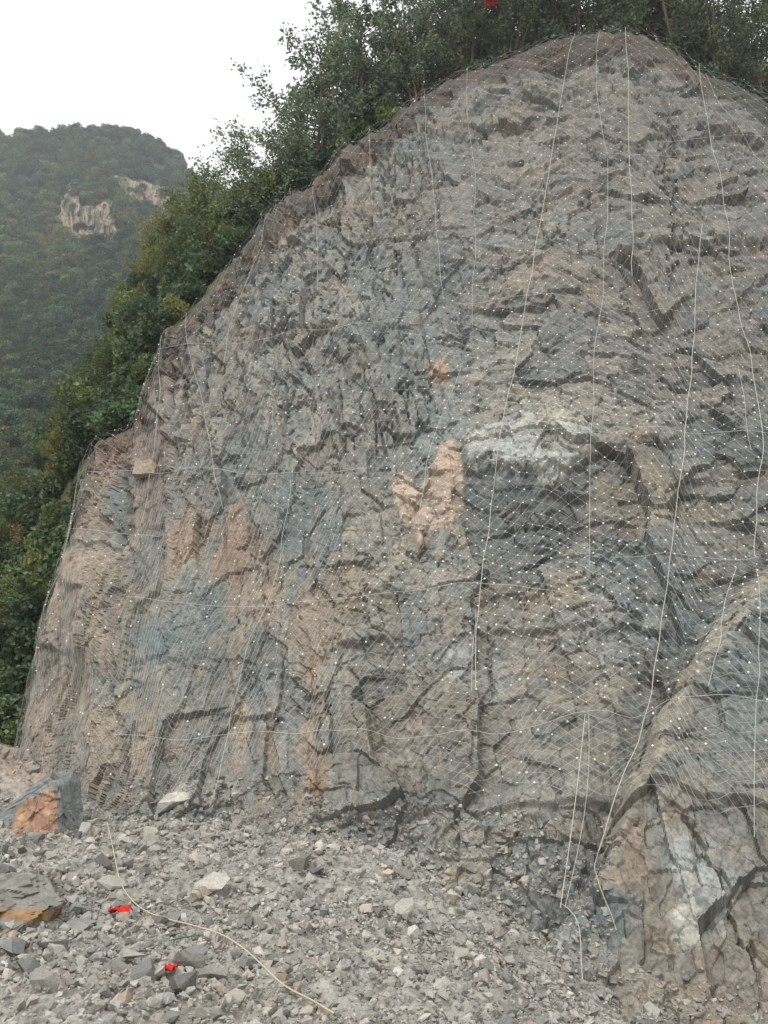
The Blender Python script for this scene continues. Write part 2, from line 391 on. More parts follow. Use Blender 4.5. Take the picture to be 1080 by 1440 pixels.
for a in [([(938, 130), (944, 190), (940, 240), (948, 290), (945, 400)], 0.75, 7), ([(742, 265), (760, 300), (780, 330), (815, 295), (850, 245)], 0.55, 7), ([(328, 480), (338, 520), (345, 565)], 0.6, 7),
          ([(404, 440), (412, 470), (405, 500)], 0.6, 7), ([(440, 390), (436, 430), (446, 460)], 0.4, 6), ([(562, 205), (548, 240), (540, 275)], 0.45, 6), ([(352, 470), (372, 520), (400, 570)], 0.35, 6),
          ([(425, 310), (420, 350), (440, 385)], 0.4, 6), ([(500, 260), (515, 300), (505, 345)], 0.35, 5), ([(560, 340), (555, 380), (566, 420)], 0.35, 5), ([(640, 400), (655, 460), (650, 520)], 0.3, 5),
          ([(175, 640), (188, 700), (180, 775)], 0.5, 8), ([(360, 680), (350, 760), (372, 850), (355, 930), (368, 990)], 0.35, 7), ([(440, 930), (446, 960), (442, 990)], 0.3, 6),
          ([(165, 880), (160, 960), (170, 1050), (160, 1130)], 0.35, 7), ([(480, 920), (465, 980), (450, 1040)], 0.4, 7),
          ([(700, 870), (690, 930), (705, 990)], 0.3, 7),
          ([(915, 1160), (965, 1200), (1015, 1255), (1050, 1330), (1078, 1420)], 0.5, 7), ([(965, 1200), (975, 1235), (990, 1240)], 0.3, 6),
          ([(1010, 800), (1040, 880), (1010, 960)], 0.25, 7)]:
    crack(*a)

# buttress on the right, stepping forward along the pale rib
RIB = [(1175, 742), (1080, 806), (1040, 832), (1000, 895), (965, 945), (930, 1000), (905, 1060), (880, 1130), (858, 1190), (838, 1240), (800, 1300), (755, 1350), (715, 1420), (690, 1500)]
rx = np.array([p[0] for p in RIB[::-1]], float); ry = np.array([p[1] for p in RIB[::-1]], float)
rib_d, rib_a = seg_dist(PX + 8 * w3, PY + 8 * w4, RIB)
rib_side = np.where(PX > np.interp(PY, [p[1] for p in RIB], [p[0] for p in RIB]), 1.0, -1.0)
rsd = rib_d * rib_side * np.where(PY < 742, -1, 1)
amt = np.interp(PY, [740, 830, 1000, 1200, 1320, 1450], [0.25, 0.75, 1.15, 1.2, 0.8, 0.3])
D += amt * sstep(-14, 34, rsd) * np.exp(-np.clip(rsd - 34, 0, None) / 260)
D -= 0.45 * amt * sstep(-70, -10, rsd) * sstep(4, -10, rsd)
# the left crag and its corner
D += 0.5 * poly_mask(PX, PY, [(60, 925), (100, 775), (190, 770), (200, 860), (170, 930)], 30)
# pale slab, scar and other slabs that stand a little proud
SCAR = [(550, 676), (560, 666), (576, 668), (588, 690), (602, 674), (612, 656), (618, 626), (638, 620), (652, 660), (652, 708), (636, 744), (608, 744), (590, 772), (580, 746), (560, 716)]
PALE = [(655, 628), (700, 604), (760, 588), (815, 604), (842, 626), (828, 645), (790, 668), (755, 672), (700, 664), (662, 650)]
SX, SY = PX + 4 * w3 + 4 * (rd - .5), PY + 4 * w4 + 4 * (rd * 7.1 % 1 - .5)
D += 0.12 * poly_mask(SX, SY, SCAR, 4) + 0.2 * poly_mask(QX, QY, PALE, 5)
D -= 0.3 * poly_mask(QX, QY, [(655, 668), (700, 676), (760, 684), (830, 655), (838, 700), (800, 790), (740, 800), (690, 760), (660, 720)], 25)

# ---- colour of the rock itself
QX = QX + 26 * (rb - .5) + 18 * (rc - .5) + 8 * (rd - .5); QY = QY + 26 * (ra * 3.7 % 1 - .5) + 22 * (rb * 5.3 % 1 - .5) + 16 * (rc * 7.1 % 1 - .5)
def cc(r, g, b, s=0.72):
    m = 0.3 * r + 0.59 * g + 0.11 * b
    return lin(m + (r - m) * s, m + (g - m) * s, m + (b - m) * s, K)
nA = fbm(U / 5, V / 4, 501, 4); nB = fbm(U / 1.6, V / 1.2, 511, 4); nC = fbm(U / 0.35, V / 0.3, 521, 3); nS = fbm(U / 6, (V + 0.1 * U) / 0.45, 531, 4, 0.6)
COL = np.empty(PX.shape + (3,)); COL[:] = cc(122, 115, 106)
def blend(m, c, k=1.0):
    global COL
    COL = COL + (np.asarray(c) - COL) * np.clip(m * k, 0, 1)[..., None]
blend(right, cc(110, 103, 96), 0.8)
blend(sstep(0.05, 0.45, nA + 0.4 * nB), cc(106, 111, 108), 0.75)
blend(sstep(0.15, 0.5, nS) * right, cc(132, 121, 108), 0.45)
blend(sstep(0.15, 0.5, -nS) * right, cc(98, 98, 95), 0.4)
blend(sstep(0.2, 0.5, -nA + 0.5 * nB) * (1 - right), cc(132, 116, 102), 0.6)
blend(dusty, cc(112, 106, 99), 0.7)
blend(crumb, cc(120, 116, 109), 0.6)
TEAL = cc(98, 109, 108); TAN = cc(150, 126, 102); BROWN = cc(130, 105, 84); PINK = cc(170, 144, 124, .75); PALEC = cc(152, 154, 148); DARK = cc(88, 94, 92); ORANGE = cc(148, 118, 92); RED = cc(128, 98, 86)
PATCH = [([(360, 690), (400, 668), (470, 690), (505, 740), (480, 800), (430, 830), (380, 830), (358, 760)], TEAL, .85, 10), ([(190, 840), (230, 815), (300, 820), (325, 870), (300, 905), (200, 915)], TEAL, .85, 8),
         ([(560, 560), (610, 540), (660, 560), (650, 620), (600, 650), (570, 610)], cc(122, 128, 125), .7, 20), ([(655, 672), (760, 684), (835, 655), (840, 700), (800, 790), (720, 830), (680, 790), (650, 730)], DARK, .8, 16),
         ([(960, 600), (1090, 575), (1170, 590), (1170, 660), (1090, 680), (1000, 665), (950, 640)], DARK, .7, 14), ([(960, 720), (1090, 700), (1170, 710), (1170, 750), (1060, 765), (980, 755)], TEAL, .6, 12),
         ([(930, 860), (1000, 830), (1170, 820), (1170, 1100), (1080, 1130), (1010, 1090), (960, 1000)], cc(104, 112, 108), .8, 24), ([(820, 770), (900, 760), (960, 790), (930, 830), (850, 840)], TEAL, .6, 14),
         ([(840, 880), (900, 870), (950, 900), (930, 960), (880, 960)], DARK, .6, 14), ([(60, 770), (120, 775), (190, 770), (200, 850), (170, 930), (70, 920), (60, 850)], cc(146, 126, 106, .75), .8, 14),
         ([(30, 1050), (50, 940), (120, 930), (150, 1000), (140, 1100), (40, 1120)], cc(140, 121, 103, .75), .8, 20), ([(118, 655), (136, 626), (190, 606), (195, 650), (170, 690), (120, 675)], RED, .8, 8),
         ([(120, 690), (165, 680), (160, 740), (130, 765), (110, 750)], cc(134, 112, 92), .8, 10), ([(168, 690), (190, 680), (188, 760), (160, 790), (160, 740)], TEAL, .8, 6),
         ([(190, 600), (240, 500), (262, 480), (262, 560), (235, 640), (225, 740), (195, 780), (196, 680)], cc(122, 100, 90), .7, 14),
         ([(232, 760), (262, 725), (285, 720), (280, 800), (240, 808)], cc(148, 122, 98), .9, 6), ([(300, 720), (340, 705), (362, 720), (358, 790), (345, 842), (310, 845), (300, 790)], cc(132, 108, 90, .8), .9, 7),
         ([(365, 780), (385, 760), (392, 830), (380, 860), (362, 850)], TAN, .8, 6), ([(400, 830), (440, 800), (500, 770), (520, 830), (500, 900), (430, 930), (400, 900)], cc(134, 117, 100, .8), .8, 14),
         ([(172, 1030), (190, 980), (208, 980), (206, 1060), (200, 1135), (168, 1140)], ORANGE, .75, 6), ([(428, 920), (452, 920), (450, 1040), (460, 1110), (440, 1130), (424, 1080), (434, 1000)], ORANGE, .95, 5),
         ([(350, 985), (366, 985), (382, 1060), (388, 1095), (366, 1090)], cc(150, 122, 96), .9, 5), ([(440, 1110), (462, 1105), (455, 1145), (440, 1142)], cc(136, 98, 72), .9, 4),
         ([(440, 1180), (465, 1175), (470, 1195), (445, 1200)], cc(176, 120, 98), .7, 6), ([(320, 1205), (350, 1200), (362, 1290), (335, 1310)], cc(150, 128, 106), .7, 10),
         ([(735, 830), (770, 812), (820, 820), (828, 850), (790, 866), (742, 862)], cc(130, 114, 92), .9, 6), ([(600, 508), (622, 500), (636, 524), (612, 530)], cc(166, 130, 102), .9, 4),
         ([(600, 830), (640, 820), (650, 870), (610, 880)], TAN, .35, 12), ([(636, 895), (655, 890), (660, 935), (640, 940)], PALEC, .7, 5), ([(690, 950), (720, 945), (730, 1010), (700, 1015)], PALEC, .4, 12),
         ([(690, 380), (800, 362), (850, 390), (800, 420), (700, 425)], cc(134, 114, 98), .55, 16), ([(700, 150), (860, 120), (940, 150), (930, 230), (760, 260), (690, 220)], cc(132, 120, 108), .5, 30),
         ([(665, 150), (700, 140), (712, 180), (690, 210), (662, 195)], cc(118, 122, 116), .8, 8), ([(850, 680), (960, 690), (1080, 745), (1060, 770), (900, 740), (840, 720)], cc(134, 118, 100), .6, 14),
         ([(880, 620), (915, 615), (910, 670), (890, 675)], TAN, .6, 6), ([(950, 1210), (1000, 1215), (1035, 1260), (1030, 1330), (960, 1340), (940, 1290)], cc(158, 160, 154), .9, 10),
         ([(850, 1210), (890, 1180), (915, 1210), (905, 1260), (860, 1290), (830, 1290)], cc(142, 116, 94), .7, 12), ([(740, 1330), (790, 1310), (820, 1350), (800, 1400), (730, 1430)], cc(150, 150, 146), .7, 10),
         ([(800, 1300), (870, 1290), (900, 1340), (850, 1370), (810, 1350)], TEAL, .7, 10), ([(490, 1320), (560, 1250), (600, 1250), (560, 1330)], cc(140, 137, 130), .7, 12),
         ([(215, 1135), (225, 1110), (268, 1104), (262, 1122)], cc(168, 164, 155), .8, 3), ([(480, 460), (560, 400), (600, 440), (560, 520), (500, 520)], cc(118, 122, 117), .6, 30),
         ([(370, 350), (420, 320), (470, 350), (440, 400), (380, 400)], cc(112, 117, 112), .55, 18), ([(640, 200), (700, 230), (700, 400), (640, 420)], cc(110, 115, 111), .4, 24)]
for rr_, kk in ((ra * 9.7 % 1, .5), (rb * 8.3 % 1, .35), (rc * 6.1 % 1, .25)):
    blend(sstep(.76, .80, rr_), cc(132, 122, 108), kk); blend(sstep(.24, .20, rr_), cc(102, 108, 106), kk); blend(sstep(.44, .46, rr_) * sstep(.56, .54, rr_), cc(140, 138, 130), kk * .7)
fade = 0.72 + 0.28 * sstep(-0.35, 0.35, 0.6 * fbm(Uw / 0.5, Vw / 2.6, 541, 3) + 0.5 * fbm(U / 0.5, V / 0.5, 545, 3))
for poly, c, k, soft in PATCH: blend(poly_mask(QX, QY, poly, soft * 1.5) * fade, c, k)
blend(poly_mask(QX * .5 + PX * .5, QY * .5 + PY * .5, PALE, 7), cc(162, 157, 146), .85)
blend(poly_mask(QX, QY, [(660, 640), (720, 630), (830, 630), (800, 662), (755, 668), (690, 660)], 8), cc(160, 163, 158), .8)
blend(poly_mask(SX, SY, SCAR, 3), PINK, .9)
rib_m = sstep(-12, 0, rsd) * sstep(40, 28, rsd) * sstep(1340, 1240, PY)
blend(rib_m, cc(136, 126, 112), .85)
# vertical rust and clay streaks of the lower left faces
st = fbm(Uw / 0.6, Vw / 2.6, 601, 3)
blend(sstep(0.12, 0.5, st) * lowleft, cc(142, 122, 104, .75), .5); blend(sstep(0.12, 0.5, -st) * lowleft, cc(104, 106, 103), .5)
# reddish soil under the crest
cd = PY - np.broadcast_to(cpy[:, None], PY.shape)
soil_w = np.interp(sb, [-10, 150, 230, 300, 380, 520, 650, 800, 940, 1000, 1170], [4, 20, 70, 60, 46, 44, 26, 50, 40, 30, 60])
soil = sstep(soil_w[:, None] * 1.15, soil_w[:, None] * 0.7, cd + 10 * w3)
blend(sstep(520, 200, PY) * sstep(420, 640, PX), cc(104, 97, 89), .45)
blend(soil, cc(78, 69, 62, .9), .85); blend(soil * sstep(0.2, 0.5, nB), cc(104, 84, 74, .9), .6)
blend(soil * sstep(960, 1010, PX), cc(74, 76, 64), .8)
# fragment tints and grain
tint = 1 + 0.14 * (ra - .5) + 0.22 * (rb - .5) + 0.24 * (rc - .5) + 0.28 * (rd - .5) + 0.26 * (re_ - .5) + 0.14 * nC
COL = np.clip(COL * np.clip(tint, .55, 1.5)[..., None], 0.02, 0.85)
warm = 0.05 * (rc - .5) + 0.06 * nB
COL = COL * np.stack([(1 + warm) * 0.965, np.ones_like(warm) * 0.998, (1 - warm) * 1.0], -1)

# crest edge: bring the relief down where the ground rolls over
edge = sstep(0, 30, cd)
Dn = D * (0.35 + 0.65 * edge)
Pc = B + N * Dn[..., None]
# hillside starts behind the crest: a few more rows roll back
dback = np.array([0.12, 0.3, 0.55, 0.85, 1.2, 1.6, 2.1, 2.7, 3.4, 4.2, 5.2, 6.4, 7.8, 9.5])
rise = np.interp(sb, [-10, 200, 400, 600, 1170], [0.12, 0.15, 0.35, 0.5, 0.5])
roll = np.stack([Pc[:, -1, 0][:, None] + 0 * dback[None], Pc[:, -1, 1][:, None] + dback[None],
                 Pc[:, -1, 2][:, None] + rise[:, None] * dback[None] + 0.10 * fbm(np.repeat(SM[:, None], NROLL, 1) / 0.7, np.repeat(dback[None], NC, 0) / 0.7, 61, 3)], -1)
roll[..., 2] -= 0.12 * (1 - np.exp(-dback / 0.3))[None]
Pall = np.concatenate([Pc, roll], 1)
Call = np.concatenate([COL, np.repeat(COL[:, -1:], NROLL, 1) * 0 + lin(92, 84, 70, 1.2)], 1)
NRT = NR + NROLL
ii, jj = np.meshgrid(np.arange(NC - 1), np.arange(NRT - 1), indexing='ij')
v0 = (ii * NRT + jj); QUADS = np.stack([v0, v0 + NRT, v0 + NRT + 1, v0 + 1], -1)
fx = QX[:-1, :-1]; fy = QY[:-1, :-1]
part = np.zeros((NC - 1, NRT - 1), np.int32)
pf = part[:, :NR - 1]
PARTS = [('rock_buttress', 'grey green buttress standing forward on the far side of the pale rib', None), ('rock_rib', 'long pale tan rib slanting down along the buttress edge', None),
         ('rock_scar', 'pinkish orange scar shaped like a heart', SCAR), ('rock_slab', 'pale whitish slab with a ragged underside', PALE),
         ('rock_slab', 'blue grey slab beside the brown streaks', PATCH[0][0]), ('rock_slab', 'low blue grey slab near the brown crag', PATCH[1][0]),
         ('rock_crag', 'tan brown crag on the outer corner of the cliff', PATCH[9][0]), ('rock_streak', 'orange clay streak running down to the rubble', PATCH[21][0]),
         ('rock_streak', 'reddish brown flat face', PATCH[16][0]), ('rock_slab', 'brown patch of smooth rock under the dark hollow', PATCH[25][0]),
         ('rock_knob', 'reddish overhanging knob on the outer edge', PATCH[11][0]), ('rock_hollow', 'dark grey hollow under the pale slab', PATCH[3][0]),
         ('crest_soil', 'reddish brown soil band along the crest', None)]
for k, (nm, lb, poly) in enumerate(PARTS, 1):
    if nm == 'rock_buttress': pf[(rsd[:-1, :-1] > 34)] = k
    elif nm == 'rock_rib': pf[(rib_m[:-1, :-1] > 0.4)] = k
    elif nm == 'crest_soil': pf[soil[:-1, :-1] > 0.5] = k; part[:, NR - 1:] = k
    elif poly is SCAR: pf[poly_mask(SX[:-1, :-1], SY[:-1, :-1], poly, 1.0) > 0.5] = k
    else: pf[poly_mask(fx, fy, poly, 1.0) > 0.5] = k
cliff = empty('cliff', tuple(at(560, 1200, 22.0)), kind='structure', label='tall fractured grey and brown rock cliff with a net over its face', category='cliff')
off = np.array(cliff.location)
flatP = Pall.reshape(-1, 3) - off; flatC = Call.reshape(-1, 3); fpart = part.ravel(); fq = QUADS.reshape(-1, 4)
def cut(k, name, label):
    q = fq[fpart == k]
    u, inv = np.unique(q, return_inverse=True)
    o = obj(name, make_mesh(name, flatP[u], inv.reshape(-1, 4)[:, ::-1], flatC[u]), M_ROCK, cliff)
    if label: o['label'] = label
cut(0, 'rock_face', None)
for k, (nm, lb, _) in enumerate(PARTS, 1): cut(k, nm, lb)

# ------------------------------------------------------------------ net surface over the cliff
Ds = blur(maxf(Dn, 7), 10)
Dnet = np.maximum(Ds * 0.8 + blur(maxf(Dn, 3), 3) * 0.2, 0.0 * Dn + blur(maxf(Dn, 2), 2)) + 0.10
Dnet += 0.12 * np.exp(-cd / 18.0)
PN = B + N * Dnet[..., None]
HV = VL[:, -1]
def net_point(sm, v):
    """point of the net sm metres along the wall and v metres below the crest (negative: behind the crest)"""
    i = np.clip(np.interp(sm, SM, np.arange(NC)), 0, NC - 1.001)
    h = np.interp(i, np.arange(NC), HV)
    j = np.clip((1 - np.clip(v, 0, None) / h), 0, 1) * (NR - 1.001)
    i0 = i.astype(int); j0 = j.astype(int); a = (i - i0)[:, None]; b = (j - j0)[:, None]
    P = (PN[i0, j0] * (1 - a) * (1 - b) + PN[i0 + 1, j0] * a * (1 - b) + PN[i0, j0 + 1] * (1 - a) * b + PN[i0 + 1, j0 + 1] * a * b)
    bk = np.clip(-v, 0, None); r = np.interp(i, np.arange(NC), rise)
    P = P + np.stack([0 * bk, bk, r * bk + 0.0 * bk], -1)
    return P, i, j
def chart(i, j):
    i0 = np.clip(np.round(i).astype(int), 0, NC - 1); j0 = np.clip(np.round(j).astype(int), 0, NR - 1)
    return PX[i0, j0], PY[i0, j0]
net = empty('rockfall_net', tuple(at(560, 1140, 22.4)), label='steel wire rockfall net with shiny clips draped over the whole cliff face', category='net')
noff = np.array(net.location)
bottom_py = lambda px: np.interp(px, [0, 60, 300, 480, 620, 800, 900, 1100], [1100, 1120, 1110, 1100, 1120, 1150, 1180, 1200])
SP_ = 0.40
Ltot = SM[-1]
wire = Bag(); clips = Bag()
octv = np.array([(1, 0, 0), (-1, 0, 0), (0, 1, 0), (0, -1, 0), (0, 0, 1), (0, 0, -1)], float)
octf = np.array([(0, 2, 4), (2, 1, 4), (1, 3, 4), (3, 0, 4), (2, 0, 5), (1, 2, 5), (3, 1, 5), (0, 3, 5)])
def warp(sm, v):
    return sm + 0.16 * vnoise(sm / 2.3, v / 3.1, 801) + 0.04 * vnoise(sm / 0.8, v / 1.2, 803), v + 0.14 * vnoise(sm / 2.1, v / 2.7, 802)
diag = SP_ * math.sqrt(2)
wr = lambda px: float(np.interp(px, [200, 480, 640], [0.0019, 0.0030, 0.0031]))
vv = np.arange(-1.2, 52, diag / 2)
for fam in (1, -1):
    n0 = int(-52 / diag) - 2; n1 = int((Ltot + 52) / diag) + 2
    for n in range(n0, n1):
        sm = n * diag + fam * vv
        m = (sm > 0.2) & (sm < Ltot - 0.1)
        if m.sum() < 4: continue
        a, b = warp(sm[m], vv[m])
        P, i, j = net_point(a, b)
        x, y = chart(i, j)
        h = np.interp(i, np.arange(NC), HV)
        ok = (y < bottom_py(x) - 40 * vnoise(x / 60, x * 0 + 3.3, 9)) & (b < h - 0.5) & (x < 1890)
        idx = np.flatnonzero(ok)
        if len(idx) < 4: continue
        for run in np.split(idx, np.flatnonzero(np.diff(idx) > 1) + 1):
            if len(run) > 3: wire.tube(P[run] - noff, wr(x[run].mean()), 3)
# clips at the crossings
nn, mm = np.meshgrid(np.arange(0, int(Ltot / diag) + 1), np.arange(-2, int(52 / diag * 2)), indexing='ij')
sm = (nn + 0.5 * (mm % 2)).ravel() * diag; v = mm.ravel() * diag / 2
a, b = warp(sm, v); P, i, j = net_point(a, b); x, y = chart(i, j)
h = np.interp(i, np.arange(NC), HV)
dens = np.interp(x, [0, 300, 560, 700, 1080], [.15, .25, .5, .85, .92]) * np.interp(y, [0, 850, 960, 1060, 1150], [1, 1, .45, .2, 0])
ok = (y < bottom_py(x)) & (b < h - 0.5) & (RNG.random(len(x)) < dens) & (x < 1890) & (b > -0.3)
for p in P[ok]:
    r = RNG.uniform(0.017, 0.040)
    clips.add(octv * r * np.array((1, .6, 1)) + p - noff + np.array((0, -0.03, 0)), None, octf)
obj('wire_mesh', wire.mesh('wire_mesh'), M_WIRE, net, kind='stuff')
obj('wire_clips', clips.mesh('wire_clips'), M_CLIP, net, kind='stuff')

# ---- ropes that follow the net
flatchart = np.stack([PX[::3, ::3].ravel(), PY[::3, ::3].ravel()], -1)
flatnet = PN[::3, ::3].reshape(-1, 3); flatn = N[::3, ::3].reshape(-1, 3)
def on_cliff(px, py, out=0.05):
    k = np.argmin(((flatchart - np.array((px, py))) ** 2).sum(1))
    return flatnet[k] + flatn[k] * out
def rope_path(pts, step=14, wob=1.2, out=0.05, seed=0):
    r = np.random.default_rng(seed); res = []
    for (x0, y0), (x1, y1) in zip(pts[:-1], pts[1:]):
        n = max(1, int(math.hypot(x1 - x0, y1 - y0) / step))
        for q in range(n):
            t = q / n; res.append(on_cliff(x0 + (x1 - x0) * t + r.normal(0, wob), y0 + (y1 - y0) * t, out))
    res.append(on_cliff(*pts[-1], out))
    R = np.array(res)
    if len(R) > 4: R[1:-1] = (R[:-2] + R[1:-1] * 2 + R[2:]) / 4
    return R
HOR = [[(455, 1038), (560, 1043), (690, 1042), (770, 1030), (822, 1018), (905, 1022), (1000, 1020), (1160, 1024)], [(190, 852), (300, 850), (420, 850), (560, 838), (640, 832), (720, 834), (790, 850), (860, 858)],
       [(690, 628), (800, 632), (900, 630), (1000, 628), (1160, 634)], [(905, 204), (960, 204), (1020, 206), (1160, 214)], [(230, 502), (300, 498), (420, 478), (520, 470), (600, 452)],
       [(130, 668), (200, 672), (300, 668), (420, 666), (520, 660)], [(640, 432), (760, 430), (900, 436), (1060, 440)], [(165, 1036), (260, 1040), (380, 1036), (455, 1038)], [(860, 795), (960, 800), (1060, 798)],
       [(115, 752), (180, 756), (230, 760)], [(850, 222), (930, 222), (960, 226)]]
for k, h_ in enumerate(HOR):
    b = Bag(); b.tube(rope_path(h_, seed=k, out=0.03) - noff, 0.008, 5); obj('horizontal_rope', b.mesh('horizontal_rope', True), M_WIRE, net)
SEAM = [[(300, 1140), (318, 1060), (340, 975), (352, 900), (372, 850), (392, 760), (410, 675)], [(650, 522), (634, 560), (612, 620), (598, 690), (590, 745)], [(380, 296), (368, 350), (345, 420), (330, 470), (322, 520)],
        [(232, 480), (238, 560), (222, 640), (205, 740)], [(262, 440), (280, 520), (300, 620), (318, 720)], [(440, 258), (446, 330), (452, 420)], [(600, 134), (604, 220), (616, 330), (622, 430)],
        [(985, 112), (1010, 165), (1040, 210), (1075, 260), (1130, 300)], [(1038, 520), (1044, 570), (1040, 620), (1046, 660)], [(1055, 820), (1056, 960), (1054, 1100), (1056, 1210)]]
for k, s_ in enumerate(SEAM):
    b = Bag(); b.tube(rope_path(s_, seed=40 + k, out=0.03) - noff, 0.008, 5); obj('vertical_rope', b.mesh('vertical_rope', True), M_WIRE, net)
ROPES = [([(806, 48), (800, 80), (795, 112), (772, 245), (757, 330), (740, 430), (722, 540), (700, 660), (683, 780), (672, 860), (668, 905), (668, 985)], 'long white rope slanting from the crest down past the pale slab', .012),
         ([(875, 42), (878, 75), (880, 112), (884, 250), (885, 330), (886, 396)], 'straight white rope hanging from the very top of the crest', .013),
         ([(838, 45), (839, 110), (841, 160), (850, 208), (852, 225)], 'short thin rope between two longer ropes under the crest', .009),
         ([(852, 232), (852, 330), (845, 430), (835, 500), (830, 590), (828, 700), (826, 812)], 'thin wire rope running down beside the wedge notch', .009),
         ([(982, 330), (975, 480), (958, 640), (940, 790), (928, 900), (915, 985), (908, 1022), (880, 1130), (858, 1190), (842, 1230)], 'long white rope curving down to the foot of the pale rib', .013),
         ([(975, 98), (985, 180), (992, 220), (1002, 246), (1020, 330), (1025, 400), (1040, 470), (1058, 512), (1062, 600), (1058, 700), (1057, 796)], 'kinked white rope nearest the edge of the photo', .012),
         ([(658, 104), (660, 190), (668, 240), (668, 340), (664, 470)], 'thin wire rope hanging above the pink scar', .007), ([(523, 188), (521, 240), (522, 288)], 'short wire rope on the crest by the trees', .009),
         ([(1030, 812), (1018, 860), (1004, 905), (1006, 950), (992, 1010)], 'kinked thin cord hanging over the head of the pale rib', .009),
         ([(666, 985), (664, 940), (668, 870)], 'short cord below the end of the long slanting rope', .008)]
def strand(name, P, r, mat, **kw):
    c = P[-1]; b = Bag(); b.tube(P - c, r, 6); o = obj(name, b.mesh(name, True), mat, None, **kw); o.location = c; return o
for k, (pts, lb, r) in enumerate(ROPES):
    strand('hanging_rope', rope_path(pts, seed=80 + k, wob=0.8, out=0.09), r, M_ROPE, label=lb, category='rope', group='ropes hanging down the cliff')

# ------------------------------------------------------------------ rubble ground
GP = [(0, 1440, 10.5), (540, 1440, 10.5), (700, 1440, 11.5), (1000, 1560, 12.0), (1000, 1545, 17.0), (1000, 1660, 8), (860, 1480, 14.0), (730, 1425, 14.0), (0, 1300, 15), (300, 1300, 16), (540, 1290, 17), (680, 1300, 17.5),  (0, 1200, 20), (150, 1168, 23), (300, 1162, 23.2),
      (440, 1180, 22.0), (540, 1228, 19.8), (640, 1248, 20.0), (0, 1095, 27), (0, 1000, 37), (-100, 1050, 30), (-100, 1200, 20), (-200, 1440, 10), (60, 1060, 32), (1300, 1560, 13)]
gpts = [at(*p) for p in GP] + [np.array(p, float) for p in [(0, 0, .1), (-25, 0, .2), (25, 0, -.4), (0, -40, 0), (-45, 20, 3), (30, 20, -2.2), (-30, 45, 12), (0, 32, 2.0), (20, 35, -1), (-60, 60, 14), (60, 60, 0), (60, -40, 0), (-60, -40, 0)]]
gctrl = [(p[0] * 25, p[1] * 25, p[2]) for p in gpts]
def gz(x, y):
    x = np.asarray(x, float); y = np.asarray(y, float)
    return tps(gctrl, x * 25, y * 25) + 0.22 * fbm(x / 2.4, y / 2.4, 901, 3) + 0.07 * fbm(x / 0.6, y / 0.6, 905, 2)
gx = np.concatenate([-14 - np.geomspace(1, 60, 14)[::-1], np.linspace(-14, 12, 380), 12 + np.geomspace(1, 60, 14)])
gy = np.concatenate([7 - np.geomspace(0.5, 50, 14)[::-1], np.linspace(7, 30, 330), 30 + np.geomspace(0.3, 34, 30)])
GX, GY = np.meshgrid(gx, gy, indexing='ij')
g1, gr1, _ = facet(GX / 0.42, GY / 0.42, 911, 1.2); g2, gr2, _ = facet(GX / 0.15, GY / 0.15, 921, 1.2)
GZ = gz(GX, GY) + 0.10 * g1 + 0.05 * g2 - 0.06
gcol = np.empty(GX.shape + (3,)); gcol[:] = lin(134, 131, 125, K * 1.2)
gn = fbm(GX / 2.2, GY / 2.2, 931, 4)
gcol += (lin(142, 135, 125, K * 1.2) - gcol) * (sstep(0.1, 0.5, gn) * 0.5)[..., None]
gcol += (lin(150, 128, 112, K) - gcol) * (sstep(25, 29, GY) * sstep(-5, -9, GX) * 0.6)[..., None]
gcol *= (1 + 0.3 * (gr1 - .5) + 0.35 * (gr2 - .5))[..., None]
na, nb = GX.shape
ii, jj = np.meshgrid(np.arange(na - 1), np.arange(nb - 1), indexing='ij'); q0 = ii * nb + jj
ground = obj('ground', make_mesh('ground', np.stack([GX, GY, GZ], -1).reshape(-1, 3), np.stack([q0, q0 + nb, q0 + nb + 1, q0 + 1], -1).reshape(-1, 4), gcol.reshape(-1, 3)), M_RUBBLE, None,
             kind='structure', label='grey ground of broken rock sloping up to the cliff', category='ground')

_dd = np.linspace(8.5, 34, 300)
def on_ground(px, py):
    P = at(px, py, _dd); below = P[:, 2] < gz(P[:, 0], P[:, 1])
    k = int(np.argmax(below)) if below.any() else len(_dd) - 1
    return P[k]

# ---- broken stones
import bmesh
def hull(points):
    bm = bmesh.new()
    for p in points: bm.verts.new(p)
    r = bmesh.ops.convex_hull(bm, input=bm.verts)
    bmesh.ops.delete(bm, geom=[v for v in bm.verts if not v.link_faces], context='VERTS')
    bmesh.ops.triangulate(bm, faces=bm.faces)
    bm.verts.index_update(); bmesh.ops.recalc_face_normals(bm, faces=bm.faces)
    Vv = np.array([v.co[:] for v in bm.verts]); Ff = np.array([[v.index for v in f.verts] for f in bm.faces]); bm.free()
    return Vv, Ff
PROTO = []
for k in range(18):
    n = random.choice((9, 10, 11, 12, 13))
    p = RNG.normal(size=(n, 3)); p /= np.linalg.norm(p, axis=1, keepdims=True); p *= RNG.uniform(0.75, 1.1, (n, 1))
    p *= np.array((1.0, RNG.uniform(0.6, 0.95), RNG.uniform(0.4, 0.75)))
    PROTO.append(hull(p))
